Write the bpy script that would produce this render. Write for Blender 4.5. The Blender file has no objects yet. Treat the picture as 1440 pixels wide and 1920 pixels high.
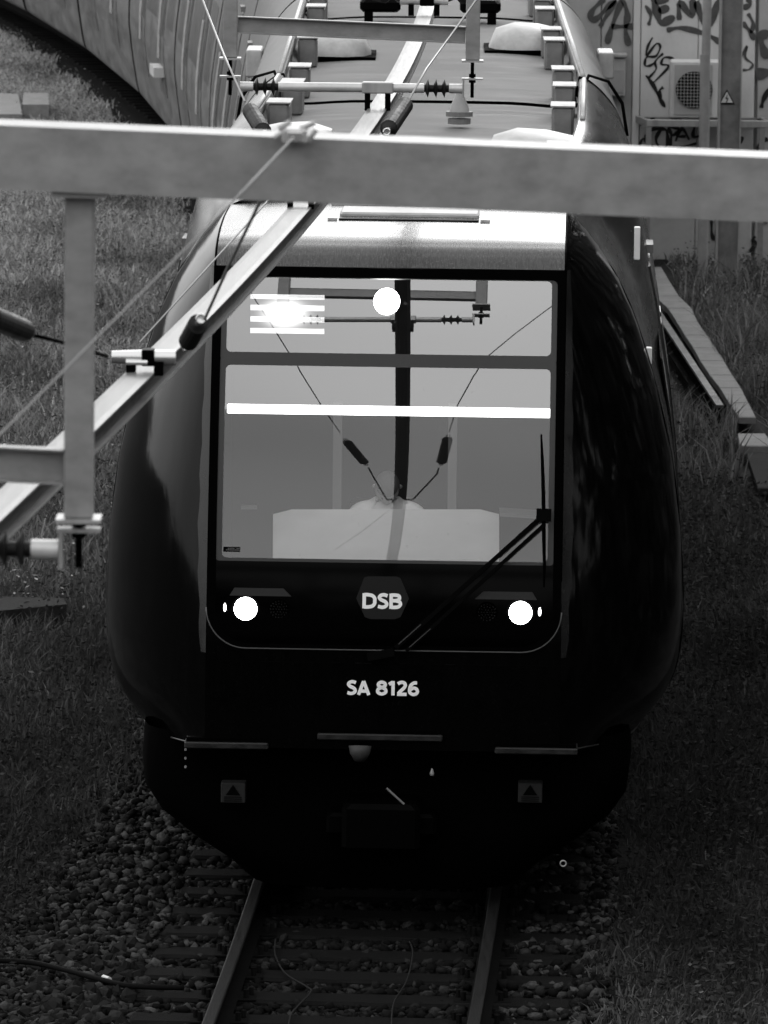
import bpy, math, random
import numpy as np
from math import sin, cos, tan, atan, pi, radians, sqrt
from mathutils import Vector, Matrix, noise

random.seed(7)
rng = np.random.default_rng(7)
S = bpy.context.scene
COL = S.collection

# ------------------------------------------------------------------ camera
F, H, ROLL = 11600.0, 8.0, radians(.6)
PITCH = atan(1700 / F)
cd = bpy.data.cameras.new('camera')
cd.sensor_fit = 'HORIZONTAL'; cd.sensor_width = 24.0; cd.lens = 24.0 * F / 1440
cd.clip_start = .5; cd.clip_end = 2000
cd.dof.use_dof = True; cd.dof.focus_distance = 38.2; cd.dof.aperture_fstop = 10
cam = bpy.data.objects.new('camera', cd); COL.objects.link(cam)
cam.matrix_world = Matrix.Translation((0, 0, H)) @ Matrix.Rotation(pi / 2 - PITCH, 4, 'X') @ Matrix.Rotation(ROLL, 4, 'Z')
S.camera = cam

# ------------------------------------------------------------------ light (overcast, black and white photograph: neutral light)
SUN_EL, SUN_AZ = radians(27), radians(12)      # a veiled sun ahead of the camera, slightly right
W = bpy.data.worlds.new('World'); S.world = W; W.use_nodes = True
nt = W.node_tree; N = nt.nodes; L = nt.links
bg = N['Background']; bg.inputs['Strength'].default_value = .10
sky = N.new('ShaderNodeTexSky'); sky.sky_type = 'NISHITA'; sky.sun_disc = False
sky.sun_elevation = SUN_EL; sky.sun_rotation = SUN_AZ; sky.dust_density = 4; sky.air_density = 1
bw = N.new('ShaderNodeRGBToBW'); L.new(sky.outputs[0], bw.inputs[0])
tc = N.new('ShaderNodeTexCoord'); nz = N.new('ShaderNodeTexNoise'); nz.inputs['Scale'].default_value = 2.2
nz.inputs['Detail'].default_value = 3
L.new(tc.outputs['Generated'], nz.inputs['Vector'])
mr = N.new('ShaderNodeMapRange'); mr.inputs[1].default_value = .3; mr.inputs[2].default_value = .7
mr.inputs[3].default_value = 5.6; mr.inputs[4].default_value = 11
L.new(nz.outputs[0], mr.inputs[0])
mx = N.new('ShaderNodeMix'); mx.data_type = 'FLOAT'; mx.inputs[0].default_value = .74
L.new(bw.outputs[0], mx.inputs[2]); L.new(mr.outputs[0], mx.inputs[3])
L.new(mx.outputs[0], bg.inputs['Color'])
sl = bpy.data.lights.new('sun', 'SUN'); sl.energy = .5; sl.angle = radians(25); sl.color = (1, 1, 1)
sun = bpy.data.objects.new('sun', sl); COL.objects.link(sun)
sdir = Vector((sin(SUN_AZ) * cos(SUN_EL), cos(SUN_AZ) * cos(SUN_EL), sin(SUN_EL)))
sun.rotation_euler = sdir.to_track_quat('Z', 'Y').to_euler(); sun.location = (20, 60, 40)
S.view_settings.view_transform = 'Standard'; S.view_settings.look = 'None'
S.view_settings.exposure = 1.1; S.view_settings.gamma = 1.0; S.view_settings.use_curve_mapping = False
S.cycles.use_denoising = True; S.cycles.max_bounces = 7; S.cycles.transparent_max_bounces = 12
S.cycles.caustics_reflective = False; S.cycles.caustics_refractive = False
S.cycles.sample_clamp_indirect = 6

# ------------------------------------------------------------------ helpers: places
def ray(px, py):
    u, v = px - 720, py - 960
    u2 = u * cos(ROLL) + v * sin(ROLL); v2 = -u * sin(ROLL) + v * cos(ROLL)
    x, up = u2 / F, -v2 / F; c, s = cos(PITCH), sin(PITCH)
    return Vector((x, c + up * s, -s + up * c))
def P(px, py, Y):                                  # the point of the place at distance Y seen there
    d = ray(px, py); return Vector((0, 0, H)) + d * (Y / d.y)
def G(px, py, z=-.12):                             # the same at height z
    d = ray(px, py); return Vector((0, 0, H)) + d * ((z - H) / d.z)
RAILOFF = -.06
def track_x(y): return .39 - (y - 54) ** 2 / 700
def track_dir(y): return Vector((-(y - 54) / 350, 1, 0)).normalized()

# ------------------------------------------------------------------ helpers: materials
MATS = {}
def mat(name, v, rough=.6, metal=0, spec=.22, var=0, scale=8, bump=0, bscale=60, stretch=(1, 1, 1), coat=0, grit=0):
    if name in MATS: return MATS[name]
    m = bpy.data.materials.new(name); m.use_nodes = True; MATS[name] = m
    n, l = m.node_tree.nodes, m.node_tree.links; b = n['Principled BSDF']
    b.inputs['Base Color'].default_value = (v, v, v, 1); b.inputs['Roughness'].default_value = rough
    b.inputs['Metallic'].default_value = metal; b.inputs['Specular IOR Level'].default_value = spec
    b.inputs['Coat Weight'].default_value = coat; b.inputs['Coat Roughness'].default_value = .06
    t = n.new('ShaderNodeTexCoord'); mp = n.new('ShaderNodeMapping'); mp.inputs['Scale'].default_value = stretch
    l.new(t.outputs['Object'], mp.inputs[0])
    if var:
        z = n.new('ShaderNodeTexNoise'); z.inputs['Scale'].default_value = scale; z.inputs['Detail'].default_value = 7
        z.inputs['Roughness'].default_value = .65
        l.new(mp.outputs[0], z.inputs['Vector'])
        r = n.new('ShaderNodeMapRange'); r.inputs[1].default_value = .3; r.inputs[2].default_value = .7
        r.inputs[3].default_value = v * (1 - var); r.inputs[4].default_value = v * (1 + var)
        l.new(z.outputs[0], r.inputs[0]); out = r.outputs[0]
        if grit:
            z2 = n.new('ShaderNodeTexNoise'); z2.inputs['Scale'].default_value = 90; z2.inputs['Detail'].default_value = 2
            l.new(t.outputs['Object'], z2.inputs['Vector'])
            r2 = n.new('ShaderNodeMapRange'); r2.inputs[1].default_value = .62; r2.inputs[2].default_value = .72
            r2.inputs[3].default_value = 0; r2.inputs[4].default_value = grit
            l.new(z2.outputs[0], r2.inputs[0])
            a = n.new('ShaderNodeMath'); a.operation = 'ADD'; l.new(out, a.inputs[0]); l.new(r2.outputs[0], a.inputs[1]); out = a.outputs[0]
        l.new(out, b.inputs['Base Color'])
        r3 = n.new('ShaderNodeMapRange'); r3.inputs[1].default_value = .3; r3.inputs[2].default_value = .7
        r3.inputs[3].default_value = max(.02, rough * .75); r3.inputs[4].default_value = min(1, rough * 1.3)
        l.new(z.outputs[0], r3.inputs[0]); l.new(r3.outputs[0], b.inputs['Roughness'])
    if bump:
        z = n.new('ShaderNodeTexNoise'); z.inputs['Scale'].default_value = bscale; z.inputs['Detail'].default_value = 4
        l.new(mp.outputs[0], z.inputs['Vector'])
        bm = n.new('ShaderNodeBump'); bm.inputs['Strength'].default_value = bump; bm.inputs['Distance'].default_value = .02
        l.new(z.outputs[0], bm.inputs['Height']); l.new(bm.outputs[0], b.inputs['Normal'])
    return m
def emit(name, v):
    m = bpy.data.materials.new(name); m.use_nodes = True; n = m.node_tree.nodes
    b = n['Principled BSDF']; b.inputs['Base Color'].default_value = (.8, .8, .8, 1)
    b.inputs['Emission Color'].default_value = (1, 1, 1, 1); b.inputs['Emission Strength'].default_value = v
    return m
def glass(name, refl, dirt=.02):
    m = bpy.data.materials.new(name); m.use_nodes = True; n, l = m.node_tree.nodes, m.node_tree.links
    n.remove(n['Principled BSDF']); out = n['Material Output']
    tr = n.new('ShaderNodeBsdfTransparent'); tr.inputs[0].default_value = (.93, .93, .93, 1)
    gl = n.new('ShaderNodeBsdfGlossy'); gl.inputs['Roughness'].default_value = .004; gl.inputs[0].default_value = (1, 1, 1, 1)
    fr = n.new('ShaderNodeFresnel'); fr.inputs[0].default_value = 1.45
    ad = n.new('ShaderNodeMath'); ad.operation = 'ADD'; ad.use_clamp = True; ad.inputs[1].default_value = refl
    l.new(fr.outputs[0], ad.inputs[0])
    m1 = n.new('ShaderNodeMixShader'); l.new(ad.outputs[0], m1.inputs[0]); l.new(tr.outputs[0], m1.inputs[1]); l.new(gl.outputs[0], m1.inputs[2])
    df = n.new('ShaderNodeBsdfDiffuse'); df.inputs[0].default_value = (.5, .5, .5, 1)
    t = n.new('ShaderNodeTexCoord'); z = n.new('ShaderNodeTexNoise'); z.inputs['Scale'].default_value = 26; z.inputs['Detail'].default_value = 5
    l.new(t.outputs['Object'], z.inputs['Vector'])
    r = n.new('ShaderNodeMapRange'); r.inputs[1].default_value = .66; r.inputs[2].default_value = .78
    r.inputs[3].default_value = .004; r.inputs[4].default_value = dirt * 6
    l.new(z.outputs[0], r.inputs[0])
    m2 = n.new('ShaderNodeMixShader'); l.new(r.outputs[0], m2.inputs[0]); l.new(m1.outputs[0], m2.inputs[1]); l.new(df.outputs[0], m2.inputs[2])
    l.new(m2.outputs[0], out.inputs[0]); return m

M_shell = mat('black_gloss_paint', .0012, .08, spec=.075, var=.3, scale=3, stretch=(6, 1, 1), bump=.06, bscale=2.2, grit=.002)
M_sideg = mat('graffiti_sheen_paint', .13, .5, spec=.12, var=.45, scale=2.6, stretch=(1, .5, 1.6), bump=.05, bscale=3)  # graffiti tone plus the grazing sky sheen, both in the base colour
M_side = mat('carriage_paint', .02, .24, spec=.16, var=.5, scale=2.2, stretch=(1, .35, 2.2), bump=.12, bscale=4)
M_mask = mat('black_mask_glass', .0004, .06, spec=.04)
M_rubber = mat('black_rubber', .0006, .6, spec=.01)
M_trim = mat('dark_satin_trim', .035, .5, spec=.35)
M_front = mat('brushed_grey_front', .045, .26, spec=.32, metal=.03, coat=.12, var=.55, scale=26, stretch=(5, 1, .5), grit=.10, bump=.06, bscale=120)
M_roof = mat('grey_carriage_roof', .16, .75, spec=.08, var=.16, scale=3.5, stretch=(.35, 2.4, 1), bump=.03, bscale=12)
M_rooffit = mat('pale_roof_fitting', .32, .5, var=.15, scale=5)
M_fairing = mat('white_fairing', .42, .45, var=.22, scale=7)
M_box = mat('grey_roof_box', .17, .55, var=.2, scale=9)
M_dark = mat('dark_underframe', .0008, .85, spec=.01, var=.4, scale=6)
M_black = mat('black_fitting', .0007, .5, spec=.03)
M_galv = mat('galvanised_steel', .25, .5, metal=.25, var=.2, scale=15, bump=.04, bscale=14, stretch=(.6, 1, 1))
M_galv2 = mat('pale_galvanised_steel', .36, .42, metal=.4, var=.18, scale=12, stretch=(1, 1, .3))
M_alu = mat('aluminium_conductor', .11, .4, metal=.1, spec=.3, var=.6, scale=5, stretch=(9, .5, 3))
M_insul = mat('dark_insulator', .012, .5, spec=.15, var=.3, scale=10)
M_tube = mat('pale_tube', .55, .35, metal=.3, var=.15, scale=9)
M_wire = mat('steel_wire', .35, .35, metal=.6)
M_steelb = mat('bright_steel', .6, .25, metal=.8)
M_white = mat('white_lettering', .9, .6, spec=.3)
M_rail = mat('rail_steel', .014, .6, spec=.06, var=.35, scale=6, stretch=(9, .6, 9))
M_railside = mat('rusty_rail_side', .007, .9, spec=.02, var=.3, scale=12)
M_sleeper = mat('weathered_sleeper', .009, .9, spec=.03, var=.5, scale=6, stretch=(.8, 7, 7), bump=.35, bscale=30)

M_ballast = mat('ballast_bed_soil', .007, .95, spec=.02, var=.6, scale=16, bump=.8, bscale=26)
M_conc = mat('concrete_slab', .20, .85, var=.3, scale=5, bump=.25, bscale=40)
M_conc2 = mat('mossy_concrete', .03, .95, spec=.02, var=.4, scale=7, bump=.3, bscale=40)
M_wall = mat('white_panel_wall', .58, .7, var=.12, scale=2.5, stretch=(1, 1, .5))
M_walld = mat('grey_panel_wall', .38, .7, var=.15, scale=2.5)
M_graf = mat('black_spray_paint', .018, .7, spec=.2, var=.3, scale=14)
M_grafg = mat('grey_spray_paint', .08, .7, spec=.2, var=.35, scale=10)
M_win = mat('carriage_window_glass', .01, .06, spec=.6)
M_wing = mat('sky_sheen_window', .06, .4, spec=.12, var=.4, scale=3)  # rear panes: grazing sky reflection put into a paler glass colour
M_panelg = mat('graffiti_sheen_door', .11, .5, spec=.12, var=.45, scale=3, stretch=(1, .5, 2))  # rear doors: graffiti with the same sky sheen in the colour
M_cloth = mat('white_shirt', .75, .85, spec=.2, bump=.3, bscale=20)
M_skin = mat('skin', .38, .6, spec=.3)
M_hair = mat('short_grey_hair', .10, .8, bump=.4, bscale=150)
M_dash = mat('pale_dashboard', .66, .55, var=.06, scale=3)
M_cab = mat('dark_cab_wall', .02, .8, spec=.15)
M_cabpost = mat('cab_post', .16, .6)
M_sign = mat('sign_plate', .6, .5)
M_sticker = mat('dull_sticker', .016, .6, var=.2, scale=30)
M_ink = mat('sticker_ink', .0015, .6, spec=.02)
M_hose = mat('black_hose', .005, .7, spec=.03)
M_badge = mat('grey_badge', .007, .3, spec=.15)
E_lamp = emit('headlamp_light', 14); E_strip = emit('cab_tube_light', 2.2); E_glint = emit('side_glint_glow', 3.0)

# ------------------------------------------------------------------ helpers: objects
def wm(o):
    if o is None: return Matrix.Identity(4)
    b = Matrix.LocRotScale(o.location, o.rotation_euler, o.scale)
    return (wm(o.parent) @ o.matrix_parent_inverse @ b) if o.parent else b
def tag(o, label=None, cat=None, group=None, kind=None):
    if label: o['label'] = label
    if cat: o['category'] = cat
    if group: o['group'] = group
    if kind: o['kind'] = kind
    return o
def setparent(o, p):
    o.parent = p; o.matrix_parent_inverse = wm(p).inverted()
def empty(name, loc, label=None, cat=None, group=None, kind=None, parent=None):
    o = bpy.data.objects.new(name, None); o.empty_display_size = .2; o.location = loc; COL.objects.link(o)
    if parent: setparent(o, parent)
    return tag(o, label, cat, group, kind)
def build(name, vs, fs, m, parent=None, smooth=False, center=True, mats=None, fmat=None):
    vs = [Vector(v) for v in vs]
    if center and vs:
        c = Vector(((min(v.x for v in vs) + max(v.x for v in vs)) / 2, (min(v.y for v in vs) + max(v.y for v in vs)) / 2, min(v.z for v in vs)))
    else: c = Vector((0, 0, 0))
    me = bpy.data.meshes.new(name); me.from_pydata([v - c for v in vs], [], fs)
    for q in (mats or [m]): me.materials.append(q)
    if fmat: me.polygons.foreach_set('material_index', fmat)
    if smooth: me.polygons.foreach_set('use_smooth', [True] * len(fs))
    me.update()
    o = bpy.data.objects.new(name, me); o.location = c; COL.objects.link(o)
    if parent: setparent(o, parent)
    return o
class MB:
    def __init__(s, T=None): s.v = []; s.f = []; s.marks = []; s.T = T or Matrix.Identity(4)
    def add(s, vs, fs):
        s.marks.append(len(s.f)); k = len(s.v); s.v += [s.T @ Vector(v) for v in vs]; s.f += [tuple(i + k for i in f) for f in fs]
    def box(s, x0, x1, y0, y1, z0, z1, bev=0):
        if bev:
            b = min(bev, (x1 - x0) / 2.2, (y1 - y0) / 2.2, (z1 - z0) / 2.2); vs = []
            for z, k in ((z0, b), (z0 + b, 0), (z1 - b, 0), (z1, b)):
                for (x, y) in ((x0 + k, y0 + k + b), (x0 + k + b, y0 + k), (x1 - k - b, y0 + k), (x1 - k, y0 + k + b),
                               (x1 - k, y1 - k - b), (x1 - k - b, y1 - k), (x0 + k + b, y1 - k), (x0 + k, y1 - k - b)): vs.append((x, y, z))
            fs = [tuple(range(7, -1, -1)), tuple(range(24, 32))]
            for r in range(3):
                for i in range(8): j = (i + 1) % 8; fs.append((r * 8 + i, r * 8 + j, r * 8 + 8 + j, r * 8 + 8 + i))
            s.add(vs, fs)
        else:
            s.add([(x0, y0, z0), (x1, y0, z0), (x1, y1, z0), (x0, y1, z0), (x0, y0, z1), (x1, y0, z1), (x1, y1, z1), (x0, y1, z1)],
                  [(3, 2, 1, 0), (4, 5, 6, 7), (0, 1, 5, 4), (1, 2, 6, 5), (2, 3, 7, 6), (3, 0, 4, 7)])
    def bar(s, a, b, w, h=None, up=(0, 0, 1)):                  # a straight bar of rectangular section
        a, b = Vector(a), Vector(b); h = h or w; d = (b - a).normalized(); u = Vector(up)
        r = d.cross(u).normalized(); u = r.cross(d).normalized(); vs = []
        for p in (a, b):
            for i, j in ((-1, -1), (1, -1), (1, 1), (-1, 1)): vs.append(p + r * w / 2 * i + u * h / 2 * j)
        s.add(vs, [(3, 2, 1, 0), (4, 5, 6, 7), (0, 1, 5, 4), (1, 2, 6, 5), (2, 3, 7, 6), (3, 0, 4, 7)])
    def tube(s, pts, rad, n=8, caps=True):                      # rad: number or list
        pts = [Vector(p) for p in pts]; k = len(pts); rr = rad if isinstance(rad, (list, tuple)) else [rad] * k
        vs, fs = [], []; ref = None
        for i, p in enumerate(pts):
            d = (pts[min(i + 1, k - 1)] - pts[max(i - 1, 0)])
            if d.length < 1e-9: d = Vector((0, 0, 1))
            d.normalize()
            if ref is None: ref = Vector((0, 0, 1)) if abs(d.z) < .9 else Vector((1, 0, 0))
            u = d.cross(ref).normalized(); w = u.cross(d).normalized(); ref = w
            for j in range(n): t = 2 * pi * j / n; vs.append(p + (u * cos(t) + w * sin(t)) * rr[i])
        for i in range(k - 1):
            for j in range(n): q = (j + 1) % n; fs.append((i * n + j, i * n + q, i * n + n + q, i * n + n + j))
        if caps: fs += [tuple(range(n - 1, -1, -1)), tuple(range((k - 1) * n, k * n))]
        s.add(vs, fs)
    def build(s, name, m, parent=None, smooth=False):
        return build(name, s.v, s.f, m, parent, smooth)
def _bs(s, name, m, parent=None, smooth=False):                   # every added solid becomes an object of its own
    ends = s.marks + [len(s.f)]; out = []
    for a, b in zip(ends, ends[1:]):
        fs = s.f[a:b]
        if not fs: continue
        ids = sorted({i for f in fs for i in f}); mp = {i: k for k, i in enumerate(ids)}
        out.append(build(name, [s.v[i] for i in ids], [tuple(mp[i] for i in f) for f in fs], m, parent, smooth))
    return out
MB.each = _bs
def autosmooth(o, ang=35):
    me = o.data; me.polygons.foreach_set('use_smooth', [True] * len(me.polygons))
    try: me.set_sharp_from_angle(angle=radians(ang))
    except Exception: pass
    return o
def wire_pts(a, b, sag=.0, n=10):
    a, b = Vector(a), Vector(b)
    return [a.lerp(b, i / n) - Vector((0, 0, sag * 4 * (i / n) * (1 - i / n))) for i in range(n + 1)]
def copytree(o, parent=None, delta=None):
    c = o.copy(); COL.objects.link(c)
    if parent is not None:
        c.parent = parent
    if delta is not None: c.location = o.location + Vector(delta)
    for ch in o.children: copytree(ch, c)
    return c

# ------------------------------------------------------------------ ground
def ground():
    xs = [-300, -60, -20] + [x * .5 for x in range(-24, 21)] + [20, 60, 300]
    ys = [-200, -20, 20] + [30 + 1.0 * i for i in range(105)] + [160, 240, 600]
    vs = []; fs = []
    for y in ys:
        for x in xs:
            d = abs(x - track_x(y)) if 20 <= y <= 140 else 3
            z = -.36 + .035 * noise.noise(Vector((x * .7, y * .5, 0))) + (.10 if 2.6 < d < 30 else 0) * min(1, (d - 2.6) / 1.2)
            vs.append((x, y, z))
    nx = len(xs)
    for j in range(len(ys) - 1):
        for i in range(nx - 1): fs.append((j * nx + i, j * nx + i + 1, (j + 1) * nx + i + 1, (j + 1) * nx + i))
    m = mat('dark_soil', .024, .95, spec=.02, var=.6, scale=1.3, bump=.9, bscale=22)
    o = build('ground', vs, fs, m, smooth=True, center=False); tag(o, 'dark weedy soil beside the railway track', kind='structure')
    # ballast bed: raised, tapering shoulders that follow the track
    vs, fs = [], []; prof = [(-2.9, -.40), (-2.3, -.30), (-1.55, -.175), (-.85, -.185), (0, -.19), (.85, -.185), (1.5, -.175), (2.0, -.30), (2.5, -.40)]
    Y = [28 + i * .5 for i in range(206)]
    for y in Y:
        c = track_x(y)
        for i, (px, pz) in enumerate(prof):
            x = px
            if px < -2 and y > 40: x = px + .5 * min(1, (y - 40) / 5)
            vs.append((c + x, y, pz + .012 * noise.noise(Vector((px * 3, y * 2, 3)))))
    k = len(prof)
    for j in range(len(Y) - 1):
        for i in range(k - 1): fs.append((j * k + i, j * k + i + 1, (j + 1) * k + i + 1, (j + 1) * k + i))
    b = build('ballast_bed', vs, fs, M_ballast, smooth=True, center=False); tag(b, 'dark ballast bed under the railway track', kind='structure')
    return b
bed = ground()
def bed_z(rx):
    return np.interp(rx, [-2.9, -2.3, -1.55, 0, 1.5, 2.0, 2.5], [-.40, -.30, -.175, -.19, -.175, -.30, -.40])

def tint_mat(name, lo, hi, rough=.85):
    m = bpy.data.materials.new(name); m.use_nodes = True; n, l = m.node_tree.nodes, m.node_tree.links
    b = n['Principled BSDF']; b.inputs['Roughness'].default_value = rough; b.inputs['Specular IOR Level'].default_value = .04
    a = n.new('ShaderNodeAttribute'); a.attribute_name = 'tint'
    t = n.new('ShaderNodeTexCoord'); z = n.new('ShaderNodeTexNoise'); z.inputs['Scale'].default_value = 45; l.new(t.outputs['Object'], z.inputs['Vector'])
    ad = n.new('ShaderNodeMath'); ad.operation = 'MULTIPLY'; l.new(a.outputs['Fac'], ad.inputs[0])
    q = n.new('ShaderNodeMapRange'); q.inputs[1].default_value = .3; q.inputs[2].default_value = .7; q.inputs[3].default_value = .5; q.inputs[4].default_value = 1.3
    l.new(z.outputs[0], q.inputs[0]); l.new(q.outputs[0], ad.inputs[1])
    r = n.new('ShaderNodeMapRange'); r.inputs[3].default_value = lo; r.inputs[4].default_value = hi
    l.new(ad.outputs[0], r.inputs[0]); l.new(r.outputs[0], b.inputs['Base Color']); return m
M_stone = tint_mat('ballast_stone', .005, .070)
# ------------------------------------------------------------------ ballast stones
def stone_variants(n=7):
    t = (1 + 5 ** .5) / 2
    V = np.array([(-1, t, 0), (1, t, 0), (-1, -t, 0), (1, -t, 0), (0, -1, t), (0, 1, t), (0, -1, -t), (0, 1, -t), (t, 0, -1), (t, 0, 1), (-t, 0, -1), (-t, 0, 1)], float) / 1.9
    Fc = np.array([(0, 11, 5), (0, 5, 1), (0, 1, 7), (0, 7, 10), (0, 10, 11), (1, 5, 9), (5, 11, 4), (11, 10, 2), (10, 7, 6), (7, 1, 8), (3, 9, 4), (3, 4, 2), (3, 2, 6), (3, 6, 8), (3, 8, 9), (4, 9, 5), (2, 4, 11), (6, 2, 10), (8, 6, 7), (9, 8, 1)])
    out = []
    for i in range(n):
        s = rng.uniform(.5, 1.35, (1, 3)); j = rng.uniform(.55, 1.4, (12, 1))
        out.append(V * s * j)
    return out, Fc
SV, SF = stone_variants()
def rotm(n):
    q = rng.normal(size=(n, 4)); q /= np.linalg.norm(q, axis=1)[:, None]
    w, x, y, z = q.T
    return np.stack([np.stack([1 - 2 * (y * y + z * z), 2 * (x * y - z * w), 2 * (x * z + y * w)], -1),
                     np.stack([2 * (x * y + z * w), 1 - 2 * (x * x + z * z), 2 * (y * z - x * w)], -1),
                     np.stack([2 * (x * z - y * w), 2 * (y * z + x * w), 1 - 2 * (x * x + y * y)], -1)], 1)
def np_mesh(name, V, Fa, mats, parent=None, fmat=None, attr=None):
    me = bpy.data.meshes.new(name); nv, nf, k = len(V), len(Fa), Fa.shape[1]
    me.vertices.add(nv); me.vertices.foreach_set('co', V.astype(np.float32).ravel())
    me.loops.add(nf * k); me.loops.foreach_set('vertex_index', Fa.astype(np.int32).ravel())
    me.polygons.add(nf); me.polygons.foreach_set('loop_start', np.arange(nf, dtype=np.int32) * k)
    for m in mats: me.materials.append(m)
    if fmat is not None: me.polygons.foreach_set('material_index', fmat.astype(np.int32))
    if attr is not None:
        a = me.attributes.new('tint', 'FLOAT', 'POINT'); a.data.foreach_set('value', attr.astype(np.float32))
    me.update(calc_edges=True); me.validate()
    o = bpy.data.objects.new(name, me); COL.objects.link(o)
    if parent: setparent(o, parent)
    return o
def stones():
    n = 46000
    y = 32.5 + 15 * rng.random(n) ** 1.25; rx = rng.uniform(-3.1, 1.5, n)
    # the far strip of shoulder seen left of the rear carriages
    m = 4; y = np.concatenate([y, rng.uniform(78, 124, m)]); rx = np.concatenate([rx, rng.uniform(-2.6, -1.1, m)])
    sz = np.concatenate([.012 + .028 * rng.random(n) ** 1.6, rng.uniform(.035, .06, m)])
    keep = ~((np.abs(np.abs(rx) - .7525) < .085))
    y, rx, sz = y[keep], rx[keep], sz[keep]; n = len(y)
    cx = .39 - (y - 54) ** 2 / 700
    # keep clear of the sleepers' tops
    onsl = (np.abs((y - 33.4) % .6 - .3) > .165) & (np.abs(rx) < 1.3)
    k2 = ~onsl | (rng.random(n) < .05); y, rx, sz, cx = y[k2], rx[k2], sz[k2], cx[k2]; n = len(y)
    z = bed_z(rx) + sz * rng.uniform(-.1, .9, n)
    z = np.where((np.abs(rx) < 1.3), z - .005, z)
    R = rotm(n); var = rng.integers(0, len(SV), n); VV = np.stack(SV)[var]
    V = np.einsum('nij,nkj->nki', R, VV) * sz[:, None, None]; V[:, :, 2] *= .8
    pos = np.stack([cx + rx + RAILOFF, y, z], 1)
    # the 300 that show largest: left shoulder, nearest
    score = np.where((pos[:, 0] < -.9) & (pos[:, 0] > -2.15) & (rx < -1.28) & (y > 34.3), sz * 12 - (y - 34) * .05, -9)
    big = np.argsort(-score)[:300]; mask = np.ones(n, bool); mask[big] = False
    ms = [bpy.data.meshes.new('stone') for _ in SV]
    for me, v in zip(ms, SV):
        me.from_pydata([tuple(p) for p in v], [], [tuple(int(i) for i in f) for f in SF]); me.materials.append(M_stone)
        a_ = me.attributes.new('tint', 'FLOAT', 'POINT'); a_.data.foreach_set('value', [random.choice((.12, .2, .35, .5))] * 12)
    for q, i in enumerate(big):
        o = bpy.data.objects.new('stone', ms[var[i]]); COL.objects.link(o)
        o.location = pos[i]; o.scale = (sz[i] * 1.15,) * 3; o.rotation_euler = rng.uniform(0, 6.28, 3)
        setparent(o, bed)
    V, pos, n2 = V[mask], pos[mask], int(mask.sum())
    AV = (V + pos[:, None, :]).reshape(-1, 3)
    AF = (SF[None] + (np.arange(n2) * 12)[:, None, None]).reshape(-1, 3)
    tn = np.clip(rng.random(n2) ** 2.6, .02, 1) * np.where(np.abs(rx[mask]) < .9, .4, 1)     # oil and the train's shade, both put into the tint between the rails
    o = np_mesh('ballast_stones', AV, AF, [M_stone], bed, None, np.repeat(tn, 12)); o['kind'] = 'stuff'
stones()

# ------------------------------------------------------------------ track
track = empty('railway_track', (track_x(33), 33, -.2), 'curving railway track of two steel rails on dark sleepers under the train', 'railway track')
def rail_mesh(off, name):
    prof = [(-.036, 0), (-.036, -.022), (-.010, -.040), (-.008, -.125), (-.07, -.150), (.07, -.150), (.008, -.125), (.010, -.040), (.036, -.022), (.036, 0), (.028, .004), (-.028, .004)]
    vs, fs, fm = [], [], []; Y = [26 + i for i in range(104)]; k = len(prof)
    for y in Y:
        d = track_dir(y); r = Vector((d.y, -d.x, 0)); c = Vector((track_x(y) + RAILOFF, y, 0)) + r * off
        for x, z in prof: vs.append(c + r * x + Vector((0, 0, z)))
    for j in range(len(Y) - 1):
        for i in range(k):
            q = (i + 1) % k; fs.append((j * k + i, j * k + q, j * k + k + q, j * k + k + i)); fm.append(0 if i >= 8 else 1)
    return build(name, vs, fs, None, track, mats=[M_rail, M_railside], fmat=fm)
for s in (-1, 1): rail_mesh(s * .7525, 'rail')
def sleepers():
    mb = MB(); mb.box(-1.3, 1.3, -.125, .125, -.17, 0, .018)
    me = bpy.data.meshes.new('sleeper'); me.from_pydata(mb.v, [], mb.f); me.materials.append(M_sleeper)
    c = MB()
    c.box(-.17, .17, -.09, .09, -.004, .004)
    for s in (-1, 1):
        c.tube([(s * .11, -.04, .0), (s * .11, -.04, .055)], .018, 6); c.tube([(s * .14, .04, .0), (s * .14, .04, .050)], .016, 6)
    mc = bpy.data.meshes.new('rail_fastening'); mc.from_pydata(c.v, [], c.f); mc.materials.append(M_railside)
    y = 33.4; i = 0
    while y < 126:
        d = track_dir(y); o = bpy.data.objects.new('sleeper', me); COL.objects.link(o)
        o.location = (track_x(y) + RAILOFF + random.uniform(-.02, .02), y, -.155 + random.uniform(-.006, .006))
        o.rotation_euler = (0, 0, math.atan2(d.y, d.x) - pi / 2 + random.uniform(-.01, .01)); setparent(o, track)
        if y < 40.5:
            for s in (-1, 1):
                f = bpy.data.objects.new('rail_fastening', mc); COL.objects.link(f)
                f.location = (track_x(y) + RAILOFF + s * .7525, y, -.155); setparent(f, o)
        y += .6; i += 1
sleepers()

# ------------------------------------------------------------------ vegetation
def veg_mat(name, lo, hi, trans=.25):
    m = bpy.data.materials.new(name); m.use_nodes = True; n, l = m.node_tree.nodes, m.node_tree.links
    b = n['Principled BSDF']; b.inputs['Roughness'].default_value = .9; b.inputs['Specular IOR Level'].default_value = .04
    a = n.new('ShaderNodeAttribute'); a.attribute_name = 'tint'
    r = n.new('ShaderNodeMapRange'); r.inputs[3].default_value = lo; r.inputs[4].default_value = hi
    l.new(a.outputs['Fac'], r.inputs[0]); l.new(r.outputs[0], b.inputs['Base Color'])
    t = n.new('ShaderNodeBsdfTranslucent'); l.new(r.outputs[0], t.inputs[0])
    mm = n.new('ShaderNodeMixShader'); mm.inputs[0].default_value = trans
    l.new(b.outputs[0], mm.inputs[1]); l.new(t.outputs[0], mm.inputs[2]); l.new(mm.outputs[0], n['Material Output'].inputs[0])
    return m
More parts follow.
